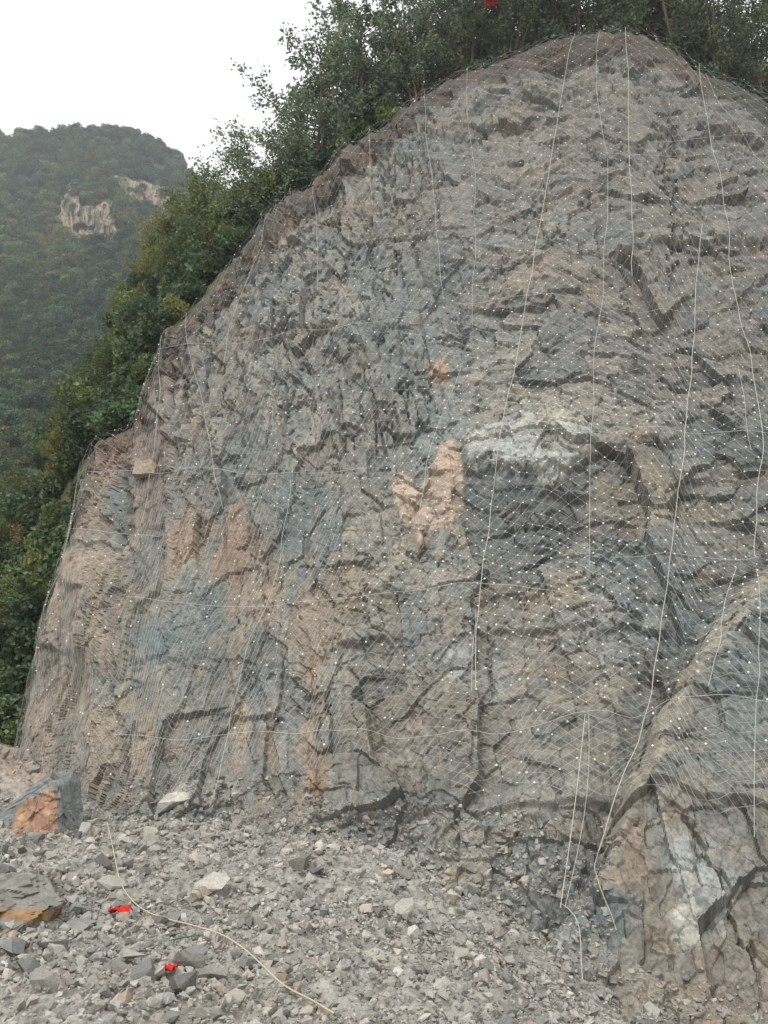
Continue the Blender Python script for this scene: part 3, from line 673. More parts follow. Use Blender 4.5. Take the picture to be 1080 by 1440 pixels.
def rotm(n):
    a, b, c = RNG.uniform(0, 6.283, n), RNG.normal(0, 0.45, n), RNG.normal(0, 0.45, n)
    R = np.zeros((n, 3, 3)); ca, sa, cb, sb_, cc_, sc = np.cos(a), np.sin(a), np.cos(b), np.sin(b), np.cos(c), np.sin(c)
    R[:, 0, 0] = ca * cb; R[:, 0, 1] = ca * sb_ * sc - sa * cc_; R[:, 0, 2] = ca * sb_ * cc_ + sa * sc
    R[:, 1, 0] = sa * cb; R[:, 1, 1] = sa * sb_ * sc + ca * cc_; R[:, 1, 2] = sa * sb_ * cc_ - ca * sc
    R[:, 2, 0] = -sb_; R[:, 2, 1] = cb * sc; R[:, 2, 2] = cb * cc_
    return R
SHADES = np.array([lin(*c, K * 1.22) for c in [(134, 131, 125), (128, 126, 121), (138, 135, 129), (122, 121, 117), (142, 138, 130), (134, 129, 122), (140, 131, 121), (150, 147, 140), (116, 116, 113), (130, 127, 121)]])
def scatter(bag, n, lo, hi, ymin, ymax, power=0.6, cond=None):
    y = np.sqrt(RNG.uniform(ymin ** 2, ymax ** 2, n)); x = RNG.uniform(-1, 1, n) * (0.52 * y + 0.6)
    if cond is not None: m = cond(x, y); x, y = x[m], y[m]; n = len(x)
    z = gz(x, y); r = np.clip(lo * RNG.uniform(0.02, 1, n) ** -power, lo, hi)
    R = rotm(n); pk = RNG.integers(0, len(PROTO), n); sc = SHADES[RNG.integers(0, len(SHADES), n)] * RNG.uniform(0.75, 1.25, (n, 1))
    for k, (pv, pf_) in enumerate(PROTO):
        m = np.flatnonzero(pk == k)
        if not len(m): continue
        Vv = np.einsum('nij,vj->nvi', R[m], pv) * r[m][:, None, None] + np.stack([x[m], y[m], z[m] + 0.3 * r[m]], -1)[:, None]
        nv = len(pv)
        bag.add(Vv.reshape(-1, 3), None, (pf_[None] + (np.arange(len(m)) * nv)[:, None, None]).reshape(-1, 3), np.repeat(sc[m], nv, 0))
rb_ = Bag()
scatter(rb_, 17000, 0.022, 0.13, 8.6, 17.5, 0.55)
scatter(rb_, 13000, 0.028, 0.2, 15.5, 25.5, 0.55)
scatter(rb_, 1500, 0.08, 0.35, 25, 40, 0.5, lambda x, y: x < -7)
def scatter_cliff(bag, n, lo, hi, x0, x1, y0, y1):
    px_ = RNG.uniform(x0, x1, n); py_ = y1 + (y0 - y1) * RNG.uniform(0, 1, n) ** 1.6
    i = np.clip(np.round(np.interp(px_, sb, np.arange(NC))).astype(int), 0, NC - 1)
    j = np.clip(np.round((py_ - base_py[i]) / (cpy[i] - base_py[i]) * (NR - 1)).astype(int), 0, NR - 1)
    P_ = Pc[i, j]; r = np.clip(lo * RNG.uniform(0.02, 1, n) ** -0.5, lo, hi); R = rotm(n); pk = RNG.integers(0, len(PROTO), n); sc = SHADES[RNG.integers(0, len(SHADES), n)] * RNG.uniform(0.75, 1.2, (n, 1))
    for k, (pv, pf_) in enumerate(PROTO):
        m = np.flatnonzero(pk == k); nv = len(pv)
        bag.add((np.einsum('nij,vj->nvi', R[m], pv) * r[m][:, None, None] + P_[m][:, None]).reshape(-1, 3), None, (pf_[None] + (np.arange(len(m)) * nv)[:, None, None]).reshape(-1, 3), np.repeat(sc[m], nv, 0))
scatter_cliff(rb_, 3000, 0.028, 0.2, 60, 470, 1090, 1215)
scatter_cliff(rb_, 2600, 0.03, 0.24, 430, 740, 1140, 1300)
scatter_cliff(rb_, 700, 0.03, 0.15, 700, 860, 1150, 1260)
scatter_cliff(rb_, 1500, 0.03, 0.2, 640, 860, 1280, 1440)
scatter_cliff(rb_, 500, 0.03, 0.2, 820, 1080, 1380, 1450)
obj('rubble', rb_.mesh('rubble'), M_RUBBLE, None, kind='stuff', label='small grey stone fragments covering the ground below the cliff', category='rubble')

M_ST = {'grey': rock_material('stone_grey', tuple(lin(130, 127, 120, K * 1.18)), 7), 'dark': rock_material('stone_dark', tuple(lin(110, 110, 107, K * 1.18)), 7), 'pale': rock_material('stone_pale', tuple(lin(152, 148, 140, K * 1.18)), 7),
        'tan': rock_material('stone_tan', tuple(lin(148, 133, 117, K * 1.18)), 7)}
PM = {}
for nm in M_ST:
    PM[nm] = []
    for k, (pv, pf_) in enumerate(PROTO):
        me = make_mesh('stone', pv, pf_); me.materials.append(M_ST[nm]); PM[nm].append(me)
def stone(x, y, z, r, tone, label, group='loose stones in the rubble', sq=(1, 1, 1), rot=None, k=None):
    o = obj('stone', PM[tone][k if k is not None else random.randrange(len(PROTO))], None, None, label=label, category='stone')
    if group: o['group'] = group
    o.location = (x, y, z); o.scale = (r * sq[0], r * sq[1], r * sq[2])
    o.rotation_euler = rot if rot is not None else (random.gauss(0, .4), random.gauss(0, .4), random.uniform(0, 6.28))
    return o
NAMED = [(160, 1366, 22, 'pale', 'pale grey stone a short way left of the second red rag'), (214, 1378, 20, 'pale', 'whitish flat stone touching the red rag near the bottom'), (110, 1306, 26, 'dark', 'large dark grey stone downhill of the first red rag'),
         (76, 1338, 24, 'dark', 'upright dark stone at the foot of the banded outcrop'), (298, 1380, 24, 'grey', 'broad grey stone to the right of the red rag near the bottom'), (224, 1302, 20, 'grey', 'grey stone under the first bend of the cream rope'),
         (396, 1376, 14, 'tan', 'small tan stone beside the lower end of the cream rope'), (417, 1398, 13, 'tan', 'pinkish tan stone below the cream rope'), (118, 1168, 12, 'pale', 'pale stone at the foot of the big boulder'),
         (583, 1320, 18, 'pale', 'rounded pale stone below the dust covered ramp'), (300, 1254, 30, 'pale', 'big tilted grey block with one sharp pale face'), (62, 1390, 26, 'grey', 'broad grey stone low in the corner of the photo'),
         (170, 1405, 16, 'tan', 'brownish stone on the rubble below the pale stones'), (650, 1350, 16, 'grey', 'grey stone in the rubble below the crumbling ledge'), (20, 1342, 26, 'dark', 'blue grey stone leaning at the photo edge')]
for px, py, rp, tone, lb in NAMED:
    p = on_ground(px, py); r = rp * p[1] / FOC * 1.0
    stone(p[0], p[1], p[2] + 0.25 * r, r, tone, lb, None)
TONE_LABEL = {'grey': 'mid grey', 'dark': 'dark grey', 'pale': 'pale grey', 'tan': 'tan coloured'}
for k in range(275):
    y = math.sqrt(random.uniform(9.0 ** 2, 22 ** 2)); x = random.uniform(-1, 1) * (0.47 * y)
    if x > 0.17 * y: x = random.uniform(-0.47, 0.17) * y
    r = min(0.30, 0.072 * random.uniform(0.025, 1) ** -0.45) * (0.8 + y / 40)
    tone = random.choices(['grey', 'dark', 'pale', 'tan'], [6, 3, 2, .5])[0]
    zone = 'low in the rubble near the photo bottom' if y < 12.5 else ('halfway up the rubble' if y < 17 else 'in the upper rubble near the cliff foot')
    size = 'large' if r * FOC / y > 12 else 'small'
    stone(x, y, float(gz(x, y)) + 0.22 * r, r, tone, f'{size} {TONE_LABEL[tone]} angular stone {zone}', f'{size} {tone} stones {zone}')

def subdiv(Vv, Ff, n):
    for _ in range(n):
        e = np.sort(np.concatenate([Ff[:, [0, 1]], Ff[:, [1, 2]], Ff[:, [2, 0]]]), 1)
        u, inv = np.unique(e, axis=0, return_inverse=True); inv = inv.ravel()
        mid = (Vv[u[:, 0]] + Vv[u[:, 1]]) / 2; m = len(Ff); a, b, c = inv[:m] + len(Vv), inv[m:2 * m] + len(Vv), inv[2 * m:] + len(Vv)
        Ff = np.concatenate([np.stack([Ff[:, 0], a, c], 1), np.stack([a, Ff[:, 1], b], 1), np.stack([c, b, Ff[:, 2]], 1), np.stack([a, b, c], 1)])
        Vv = np.concatenate([Vv, mid])
    return Vv, Ff
def big_rock(name, pts, n, rough, colf, loc, **kw):
    Vv, Ff = hull(pts); Vv, Ff = subdiv(Vv, Ff, n + 1); rough = rough * 1.9
    ctr = Vv.mean(0); d = Vv - ctr; d /= np.linalg.norm(d, axis=1, keepdims=True)
    a1, _, _ = facet((Vv[:, 0] + Vv[:, 1] * 0.7) / 0.55, (Vv[:, 2] + Vv[:, 1] * 0.5) / 0.45, 77, 1.0); a2, r2, _ = facet((Vv[:, 0] + Vv[:, 1] * 0.7) / 0.2, (Vv[:, 2] + Vv[:, 1] * 0.5) / 0.17, 79, 1.0)
    col = colf(Vv) * (1 + 0.3 * (r2 - .5))[:, None]
    Vv = Vv + d * (rough * a1 + rough * 0.45 * a2)[:, None]
    o = obj(name, make_mesh(name, Vv, Ff, col), M_ROCK, None, **kw); o.location = tuple(loc); return o
def local(px, py, Y, o): return at(px, py, Y) - o
bo = at(65, 1178, 22.6)
bp = [local(*p, bo) for p in [(5, 1172, 22.4), (-5, 1150, 22.9), (12, 1138, 22.6), (58, 1100, 22.7), (72, 1090, 22.5), (104, 1082, 23.0), (118, 1128, 23.2), (116, 1168, 23.0), (84, 1172, 22.2), (48, 1186, 21.9), (20, 1182, 22.0), (80, 1130, 22.1),
                                (72, 1112, 22.15), (30, 1128, 22.1), (40, 1110, 24.3), (100, 1100, 24.3), (10, 1190, 24.0), (110, 1195, 24.0), (60, 1200, 22.4)]]
def boulder_col(Vv):
    p = Vv + bo; dx = p[:, 0] / p[:, 1]
    k = p[:, 1] / 1; dz = (p[:, 2] - CAM[2]) / p[:, 1]
    c = np.empty((len(Vv), 3)); c[:] = lin(118, 121, 119, K)
    ang = math.atan; pxv = 540 + FOC * p[:, 0] / (p[:, 1] * CP + (p[:, 2] - CAM[2]) * SP); pyv = 720 - FOC * (-p[:, 1] * SP + (p[:, 2] - CAM[2]) * CP) / (p[:, 1] * CP + (p[:, 2] - CAM[2]) * SP)
    m = poly_mask(pxv + 5 * fbm(pxv / 12, pyv / 12, 5, 3), pyv + 5 * fbm(pxv / 12, pyv / 12, 8, 3), [(14, 1166), (28, 1132), (72, 1110), (83, 1130), (82, 1166), (46, 1186)], 2.5) * (p[:, 1] < 23)
    c += (lin(150, 118, 96, K) - c) * (m * 0.9)[:, None]
    m2 = m * sstep(-0.1, 0.3, fbm(pxv / 14, pyv / 14, 15, 3)); c += (lin(176, 146, 118, K) - c) * (m2 * 0.6)[:, None]
    return c
big_rock('boulder', bp, 4, 0.05, boulder_col, bo, label='big grey boulder with a rusty orange broken face at the cliff foot', category='boulder')
oo = at(40, 1290, 15.5)
op = [local(*p, oo) for p in [(-60, 1300, 15.0), (-60, 1200, 16.5), (70, 1204, 15.8), (92, 1238, 15.3), (84, 1256, 15.8), (60, 1280, 15.3), (-10, 1290, 14.9), (-60, 1240, 15.4), (60, 1216, 17.0), (80, 1300, 18.5), (-60, 1310, 18.5), (70, 1215, 19), (-60, 1210, 19), (20, 1310, 15.4)]]
def out_col(Vv):
    z = Vv[:, 2] + 0.10 * fbm(Vv[:, 0] / 0.5, Vv[:, 2] / 0.3, 4, 3); t = (z - z.min()) / (z.max() - z.min())
    c = np.empty((len(Vv), 3)); c[:] = lin(122, 122, 116, K)
    for a, b, cl in ((0.0, .5, (142, 126, 104)), (.5, .6, (122, 122, 116)), (.6, .72, (134, 108, 80)), (.72, 1.1, (120, 118, 112))):
        m = sstep(a - .03, a + .03, t) * sstep(b + .03, b - .03, t); c += (lin(*cl, K) - c) * m[:, None]
    return c
big_rock('rock_outcrop', op, 4, 0.06, out_col, oo - np.array((0, 0, 0.36)), label='low outcrop of banded grey and brown rock below the boulder', category='rock')
hs_ = on_cliff(210, 664, -0.22)
hp = [np.array(p) * np.array((.5, .4, .36)) + RNG.normal(0, 0.045, 3) for p in [(-1, -1, -1), (1, -1, -.8), (1, 1, -1), (-1, 1, -1), (-.8, -1, .7), (.6, -1, 1), (1, 1, .9), (-.9, 1, .8), (1.1, -.9, .2), (-.2, -1.2, -.9)]]
big_rock('loose_block', hp, 3, 0.02, lambda Vv: np.tile(lin(150, 136, 122, K), (len(Vv), 1)), hs_, label='pale tan block caught on the ledge under the reddish knob', category='rock')
ws = on_ground(243, 1128) if True else None
wp = [np.array(p) * .8 for p in [(-.6, -.3, -.5), (.6, -.3, .05), (.62, .3, .25), (-.45, .4, .2), (-.62, -.1, -.1), (.5, .6, -.4), (-.5, .6, -.6), (0, -.4, -.1), (.1, -.2, .3)]]
wloc = on_cliff(243, 1122, -0.2)
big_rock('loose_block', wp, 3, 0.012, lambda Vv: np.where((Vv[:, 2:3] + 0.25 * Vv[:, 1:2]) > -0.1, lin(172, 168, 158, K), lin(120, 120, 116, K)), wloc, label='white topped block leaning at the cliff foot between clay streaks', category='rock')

# ---- red rags, ropes on the rubble
def rag(px, py, w, h, label, seed, loc=None):
    n = 12; u, v = np.meshgrid(np.linspace(-1, 1, n), np.linspace(-1, 1, n), indexing='ij')
    r = 1 - 0.35 * np.abs(vnoise(u * 2.2 + seed, v * 2.2, seed))
    x = u * w * r; y = v * h * r; z = 0.5 * h * (0.6 + vnoise(u * 2.4, v * 2.4 + seed, seed + 3)) * (1.1 - 0.6 * (u * u + v * v) / 2) + 0.12 * h * vnoise(u * 6, v * 6, seed + 9)
    T = np.stack([x, y, z], -1).reshape(-1, 3); Bt = T - np.array((0, 0, 0.012))
    i, j = np.meshgrid(np.arange(n - 1), np.arange(n - 1), indexing='ij'); q = (i * n + j).ravel(); Q = np.stack([q, q + n, q + n + 1, q + 1], -1)
    rim = np.concatenate([np.arange(n) * n, (n - 1) * n + np.arange(1, n), (np.arange(n - 2, -1, -1)) * n + n - 1, np.arange(n - 2, 0, -1)])
    m = n * n; S = np.stack([rim, np.roll(rim, -1), np.roll(rim, -1) + m, rim + m], -1)
    me = make_mesh('red_rag', np.concatenate([T, Bt]), [Q, Q[:, ::-1] + m, S], smooth=True)
    p = on_ground(px, py) if loc is None else loc
    o = obj('red_rag', me, M_RED, None, label=label, category='rag', group='red rags'); o.location = tuple(p + np.array((0, 0, 0.13))); return o
rag(170, 1294, 0.21, 0.17, 'crumpled red rag beside the bend of the cream rope', 3)
rag(237, 1378, 0.12, 0.11, 'small red rag touching a whitish stone near the bottom', 5)

def ground_path(pts, lift=0.04, step=9, sag=True):
    res = []
    for (x0, y0), (x1, y1) in zip(pts[:-1], pts[1:]):
        n = max(1, int(math.hypot(x1 - x0, y1 - y0) / step))
        for q in range(n): t = q / n; res.append(on_ground(x0 + (x1 - x0) * t, y0 + (y1 - y0) * t))
    res.append(on_ground(*pts[-1])); R = np.array(res); R[:, 2] = np.array([max(a, float(gz(x, y))) for x, y, a in R]) + lift
    for _ in range(3): R[1:-1] = (R[:-2] + 2 * R[1:-1] + R[2:]) / 4
    return R
strand('cream_rope', ground_path([(150, 1164), (157, 1195), (162, 1225), (167, 1252), (178, 1272), (196, 1290), (230, 1303), (262, 1311), (290, 1318), (318, 1330), (345, 1350), (368, 1372), (388, 1394), (402, 1406), (440, 1424), (470, 1446)], 0.12), 0.011, M_YROPE,
       label='long cream rope curving across the rubble from the boulder side', category='rope')
strand('green_cord', ground_path([(238, 1330), (252, 1327), (262, 1324), (285, 1322)], 0.07), 0.012, M_GREEN, label='short green cord lying under the cream rope', category='cord')
def free_path(pts, n=26, sag=0.0):
    P = np.array([at(*p) for p in pts]); t = np.linspace(0, len(P) - 1, n); R = np.stack([np.interp(t, np.arange(len(P)), P[:, k]) for k in range(3)], -1)
    for _ in range(2): R[1:-1] = (R[:-2] + 2 * R[1:-1] + R[2:]) / 4
    return R
c0 = on_cliff(822, 1024, 0.1); c1 = on_cliff(786, 1322, 0.12)
for dxo, lb in ((0.0, 'white cord hanging free in front of the rib down to the pale rock'), (0.16, 'thinner twin of the free hanging cord, close beside it')):
    t = np.linspace(0, 1, 24)[:, None]; P = c0 + (c1 - c0) * t + np.array((dxo, -0.15, 0)) * np.sin(np.pi * t) * 1.0 + np.array((dxo * .6, 0, 0))
    strand('thin_rope', P, 0.011 if dxo == 0 else 0.007, M_ROPE, label=lb, category='cord', group='cords at the cliff foot')
strand('thin_rope', rope_path([(788, 1298), (800, 1325), (810, 1360), (815, 1400), (819, 1446)], seed=5, out=0.05), 0.011, M_ROPE, label='loose cord trailing down the pale rock to the photo bottom', category='cord', group='cords at the cliff foot')
strand('thin_rope', rope_path([(842, 1228), (838, 1262), (838, 1290), (846, 1325), (862, 1350)], seed=6, out=0.05), 0.009, M_ROPE, label='thin cord dangling below the end of the curved rope', category='cord', group='cords at the cliff foot')

# ------------------------------------------------------------------ hillside behind and beside the cliff
cx = np.array([p[1] for p in CREST], float)
crestP = Pc[:, -1]
def behind(px, d):
    """ground point d metres behind the crest at bearing px"""
    i = int(np.argmin(np.abs(cpx - px))); p = crestP[i]
    return np.array((p[0] + d * (px - 540) / FOC * 1.1, p[1] + d, p[2] + rise[i] * d - 0.15))
FL = [(-10, -110, 1010), (40, -60, 870), (80, -10, 790), (108, 20, 730), (120, 55, 650), (166, 125, 545), (210, 170, 445), (262, 215, 370), (298, 232, 352), (352, 252, 326), (385, 282, 310), (445, 392, 290), (525, 520, 200), (560, 560, 175)]
fa_ = np.array(FL, float); fs = np.linspace(-10, 560, 90); ft = np.linspace(0, 1, 50)
bx = np.interp(fs, CR[:, 0], CR[:, 1]); by = np.interp(fs, CR[:, 0], CR[:, 2]); bd = np.array([crestP[np.argmin(np.abs(sb - s)), 1] for s in fs])
tx = np.interp(fs, fa_[:, 0], fa_[:, 1]); ty = np.interp(fs, fa_[:, 0], fa_[:, 2])
FPX = bx[:, None] + 6 + (tx - bx - 6)[:, None] * ft; FPY = by[:, None] + 6 + (ty - by - 6)[:, None] * ft; FD = bd[:, None] + 1.0 + 17 * ft[None] ** 1.1
FP = at(FPX, FPY, FD); FP[..., 2] += 0.5 * fbm(FP[..., 0] / 3, FP[..., 1] / 3, 951, 3) * np.sin(np.pi * ft)[None]
ext = np.stack([FP[:, -1] + np.array((0, d, -0.35 * d)) for d in (3, 8, 20, 40)], 1)
FPA = np.concatenate([FP, ext], 1)
def grid_mesh(name, P, col, smooth=True):
    a, b = P.shape[:2]; i, j = np.meshgrid(np.arange(a - 1), np.arange(b - 1), indexing='ij'); q = (i * b + j).ravel()
    return make_mesh(name, P.reshape(-1, 3), np.stack([q, q + b, q + b + 1, q + 1], -1), col.reshape(-1, 3), smooth)
def soil_col(P, c=(70, 72, 52)):
    o = np.empty(P.shape[:2] + (3,)); o[:] = lin(*c, 1.3); return o
obj('hill_flank', grid_mesh('hill_flank', FPA, soil_col(FPA)), M_HILL, None, kind='structure', label='steep overgrown flank falling away beside the cliff crest', category='hillside')
hb = np.concatenate([np.linspace(5, 40, 16), [60]])
his = np.arange(200, NC, 6)
HB = np.stack([np.stack([crestP[his, 0] + 0.0 * d, crestP[his, 1] + d, crestP[his, 2] + rise[his] * d - 0.3], -1) for d in hb], 1)
HB[..., 2] += 0.5 * fbm(HB[..., 0] / 4, HB[..., 1] / 4, 955, 3)
obj('hillside', grid_mesh('hillside', HB, soil_col(HB)), M_HILL, None, kind='structure', label='wooded slope rising behind the cliff crest', category='hillside')

# ------------------------------------------------------------------ far mountain
MD = [(-200, 195, 400), (0, 192, 360), (130, 182, 350), (258, 235, 340), (420, 330, 330), (0, 300, 290), (150, 300, 280), (300, 330, 270), (0, 450, 210), (150, 450, 200), (300, 450, 190), (0, 600, 140), (150, 600, 140), (300, 600, 140),
      (0, 750, 95), (150, 750, 95), (0, 900, 68), (150, 900, 68), (300, 900, 68), (-200, 450, 215), (-200, 900, 70), (0, 1010, 56), (-200, 1050, 54), (300, 1010, 56), (-200, 700, 110)]
mx_ = np.linspace(-220, 440, 190); mt = np.linspace(0, 1, 230)
ridge = np.interp(mx_, [-220, -60, 0, 30, 60, 100, 130, 170, 205, 235, 250, 258, 275, 300, 440], [205, 196, 193, 191, 188, 184, 183, 187, 198, 212, 224, 238, 262, 280, 350])
MPX = np.broadcast_to(mx_[:, None], (190, 230)); MPY = 1060 + (ridge - 1060)[:, None] * mt[None]
ML = tps([(a, b, math.log(c)) for a, b, c in MD], MPX, MPY)
MDp = np.exp(ML) * (1 + 0.035 * fbm(MPX / 130, MPY / 70, 961, 4) + 0.03 * (1 - np.abs(fbm(MPX / 90 + MPY / 200, MPY / 260, 967, 3)) * 2) )
OUT = [[(76, 312), (92, 268), (104, 264), (114, 292), (140, 286), (156, 288), (166, 322), (160, 340), (120, 336), (96, 344), (86, 330)], [(153, 244), (166, 243), (186, 256), (200, 256), (226, 262), (246, 276), (240, 294), (200, 290), (176, 276)]]
outm = np.maximum(poly_mask(MPX + 5 * fbm(MPX / 12, MPY / 12, 971, 3), MPY + 5 * fbm(MPX / 12, MPY / 12, 973, 3), OUT[0], 2), poly_mask(MPX + 5 * fbm(MPX / 12, MPY / 12, 971, 3), MPY + 5 * fbm(MPX / 12, MPY / 12, 973, 3), OUT[1], 2) * sstep(-0.35, 0.1, fbm(MPX / 14, MPY / 30, 975, 2)))
MP = at(MPX, MPY, MDp)
mext = np.stack([MP[:, -1] + np.array((0, d, -0.5 * d)) for d in (10, 40, 90)], 1)
MPA = np.concatenate([MP, mext], 1)
mcol = np.empty(MPX.shape + (3,)); mcol[:] = lin(66, 72, 50, 1.2)
mcol = np.concatenate([mcol, np.repeat(mcol[:, -1:], 3, 1)], 1)
obj('mountain', grid_mesh('mountain', MPA, mcol, True), M_HILL, None, kind='structure', label='high round topped wooded mountain beyond the valley', category='mountain')
# bare rock walls on the mountain: fine displaced faces of their own
def outcrop(poly, label, seed):
    xs = [p[0] for p in poly]; ys = [p[1] for p in poly]
    u, v = np.meshgrid(np.arange(min(xs) - 4, max(xs) + 4, 0.7), np.arange(min(ys) - 4, max(ys) + 6, 0.7), indexing='ij')
    mk = poly_mask(u + 5 * fbm(u / 12, v / 12, 971, 3), v + 5 * fbm(u / 12, v / 12, 973, 3), poly, 2)
    d = np.exp(tps([(a, b, math.log(c)) for a, b, c in MD], u, v)) * (1 + 0.035 * fbm(u / 130, v / 70, 961, 4) + 0.03 * (1 - np.abs(fbm(u / 90 + v / 200, v / 260, 967, 3)) * 2))
    f, r, _ = facet(u / 5.0, v / 16.0, seed, 1.0); f2, r2, _ = facet(u / 2.0, v / 6.0, seed + 30, 1.0)
    P = at(u, v, d - 5 * mk * 1.0 - 2.2 * f * mk - 1.0 * f2 * mk)
    c = np.empty(u.shape + (3,)); c[:] = lin(134, 120, 104, 1.0); c *= (1 + 0.5 * (r - .5) + 0.4 * (r2 - .5))[..., None]; c += (lin(74, 82, 58) - c) * (sstep(0.05, 0.3, fbm(u / 6, v / 12, seed + 70, 3)) * 0.8)[..., None]
    a, b = u.shape; i, j = np.meshgrid(np.arange(a - 1), np.arange(b - 1), indexing='ij'); q = (i * b + j); Q = np.stack([q, q + 1, q + b + 1, q + b], -1)[mk[:-1, :-1] > 0.3]
    uu, inv = np.unique(Q, return_inverse=True); org = P.reshape(-1, 3)[uu].mean(0)
    o = obj('rock_outcrop', make_mesh('rock_outcrop', P.reshape(-1, 3)[uu] - org, inv.reshape(-1, 4), c.reshape(-1, 3)[uu]), M_HILL, None, label=label, category='rock'); o.location = org
outcrop(OUT[0], 'largest bare tan rock wall on the wooded mountain', 1201)
outcrop(OUT[1], 'narrow broken band of tan rock below the mountain top', 1203)

# ------------------------------------------------------------------ foliage
def leaves(ctr, size, col, up=0.25, aspect=0.55):
    n = len(ctr)
    a = RNG.normal(size=(n, 3)); a[:, 2] *= 0.6; a /= np.linalg.norm(a, axis=1, keepdims=True)
    b = RNG.normal(size=(n, 3)); b -= (a * b).sum(1, keepdims=True) * a; b /= np.linalg.norm(b, axis=1, keepdims=True)
    s = size[:, None]
    Vv = np.stack([ctr - a * s, ctr + b * s * aspect, ctr + a * s, ctr - b * s * aspect], 1).reshape(-1, 3)
    return Vv, np.arange(4 * n).reshape(-1, 4), np.repeat(col, 4, 0)
def tree_meshes(seed, H, W, nst=3, nleaf=4200, leaf=0.085, low=0.28, tone=(104, 120, 98)):
    r = np.random.default_rng(seed); wood = Bag(); anchors = []; cl = []
    for s in range(nst):
        az = r.uniform(0, 6.28); lean = r.uniform(0.05, 0.28) if nst > 1 else 0.06
        n = 9; t = np.linspace(0, 1, n); wob = np.cumsum(r.normal(0, 0.03, (n, 2)), 0) * H * 0.5
        hh = H * r.uniform(0.75, 0.96)
        P = np.stack([np.cos(az) * lean * hh * t + wob[:, 0] * t, np.sin(az) * lean * hh * t + wob[:, 1] * t, hh * t - 0.4], -1)
        wood.tube(P, np.linspace(0.011 * H + 0.02, 0.012, n), 6)
        for tt in np.linspace(low, 0.98, int(11)):
            p0 = np.array([np.interp(tt, t, P[:, k]) for k in range(3)]); a2 = r.uniform(0, 6.28)
            L = W * 0.5 * r.uniform(0.55, 1.1) * (1.15 - 0.75 * abs(tt - 0.55))
            d = np.array((np.cos(a2), np.sin(a2), r.uniform(0.15, 0.75))); d /= np.linalg.norm(d)
            q = np.linspace(0, 1, 5)[:, None]; Bp = p0 + d * L * q + np.array((0, 0, 0.22 * L)) * q ** 2 + r.normal(0, 0.03 * L, (5, 3)) * q
            wood.tube(Bp, np.linspace(0.02 + 0.004 * H * (1 - tt), 0.006, 5), 4)
            for k in range(3):
                f = r.uniform(0.4, 1.0); s0 = Bp[0] + (Bp[-1] - Bp[0]) * f; d2 = d + r.normal(0, 0.7, 3); d2[2] += 0.25; d2 /= np.linalg.norm(d2); L2 = L * r.uniform(0.25, 0.5)
                S = s0 + d2 * L2 * np.linspace(0, 1, 4)[:, None]; wood.tube(S, np.linspace(0.010, 0.004, 4), 3); br = r.uniform(0.6, 1.35); yl = r.uniform(0, 1)
                for z in np.linspace(0.25, 1.05, 4): anchors.append(s0 + d2 * L2 * z); cl.append((br, yl))
            br = r.uniform(0.6, 1.35)
            for z in np.linspace(0.45, 1.0, 4): anchors.append(Bp[0] + (Bp[-1] - Bp[0]) * z); cl.append((br, r.uniform(0, 1)))
    A = np.array(anchors); cl = np.array(cl); k = r.integers(0, len(A), nleaf)
    ctr = A[k] + r.normal(0, 1, (nleaf, 3)) * (0.034 * W)
    base = lin(*tone, 1.0); yel = lin(tone[0] + 18, tone[1] + 10, tone[2] - 6, 1.0)
    c = (base + (yel - base) * (cl[k, 1] * r.uniform(0, 1, nleaf))[:, None] * 0.8) * (cl[k, 0] * r.uniform(0.7, 1.3, nleaf))[:, None]
    Vv, Q, cc2 = leaves(ctr, leaf * r.uniform(0.6, 1.5, nleaf), c)
    cb = Bag(); cb.add(Vv, Q, None, cc2)
    return wood.mesh('trunk', True), cb.mesh('crown')
TV = {'tall': [tree_meshes(s, 9.0, 5.0, 4, 7500, 0.085, 0.24) for s in (1, 2, 3)] + [tree_meshes(4, 8.6, 6.6, 5, 8500, 0.09, 0.32)], 'dark': [tree_meshes(s, 9.5, 5.6, 4, 9000, 0.085, 0.10, (82, 94, 72)) for s in (11, 12, 13)],
      'bush': [tree_meshes(s, 4.2, 4.2, 6, 4600, 0.085, 0.06, (98, 114, 72)) for s in (21, 22)], 'yellow': [tree_meshes(31, 4.0, 4.2, 6, 4200, 0.085, 0.06, (128, 130, 70))], 'orange': [tree_meshes(41, 3.6, 3.6, 6, 3600, 0.085, 0.06, (132, 106, 58))]}
for k, vs_ in TV.items():
    for w, c in vs_: w.materials.append(M_BARK); c.materials.append(M_LEAF)
def tree(kind, var, loc, s, rz, label, group, name='tree', cat='tree', lean=(0, 0)):
    w, c = TV[kind][var % len(TV[kind])]
    o = empty(name, tuple(loc), label=label, category=cat, group=group); o.rotation_euler = (lean[0], lean[1], rz); o.scale = (s, s, s)
    obj('trunk', w, None, o); obj('crown', c, None, o); return o
G1 = 'airy trees along the crest'
for px, d, s, var, lb in [(352, 3.0, 1.0, 3, 'lowest slender tree of the crest, standing out against the white sky'), (402, 3.4, .8, 1, 'small tree just uphill of the lowest crest tree'), (440, 3.2, 1.45, 2, 'tall airy tree second in line up the crest'),
                          (480, 3.6, 1.4, 0, 'thin tree with bare lower stems beside the tall airy tree'), (516, 3.0, 1.5, 1, 'airy crest tree whose crown nears the top of the photo'), (548, 3.4, 1.4, 2, 'crest tree with sky gaps between its stems'),
                          (590, 2.6, 1.1, 0, 'crest tree leaning over the soil band, uphill of the sky gaps'), (626, 3.2, 1.1, 1, 'crest tree beneath the red cloth')]:
    tree('tall', var, behind(px, d), s, random.uniform(0, 6.28), lb, G1, 'crest_tree')
G2 = 'dark trees above the crest'
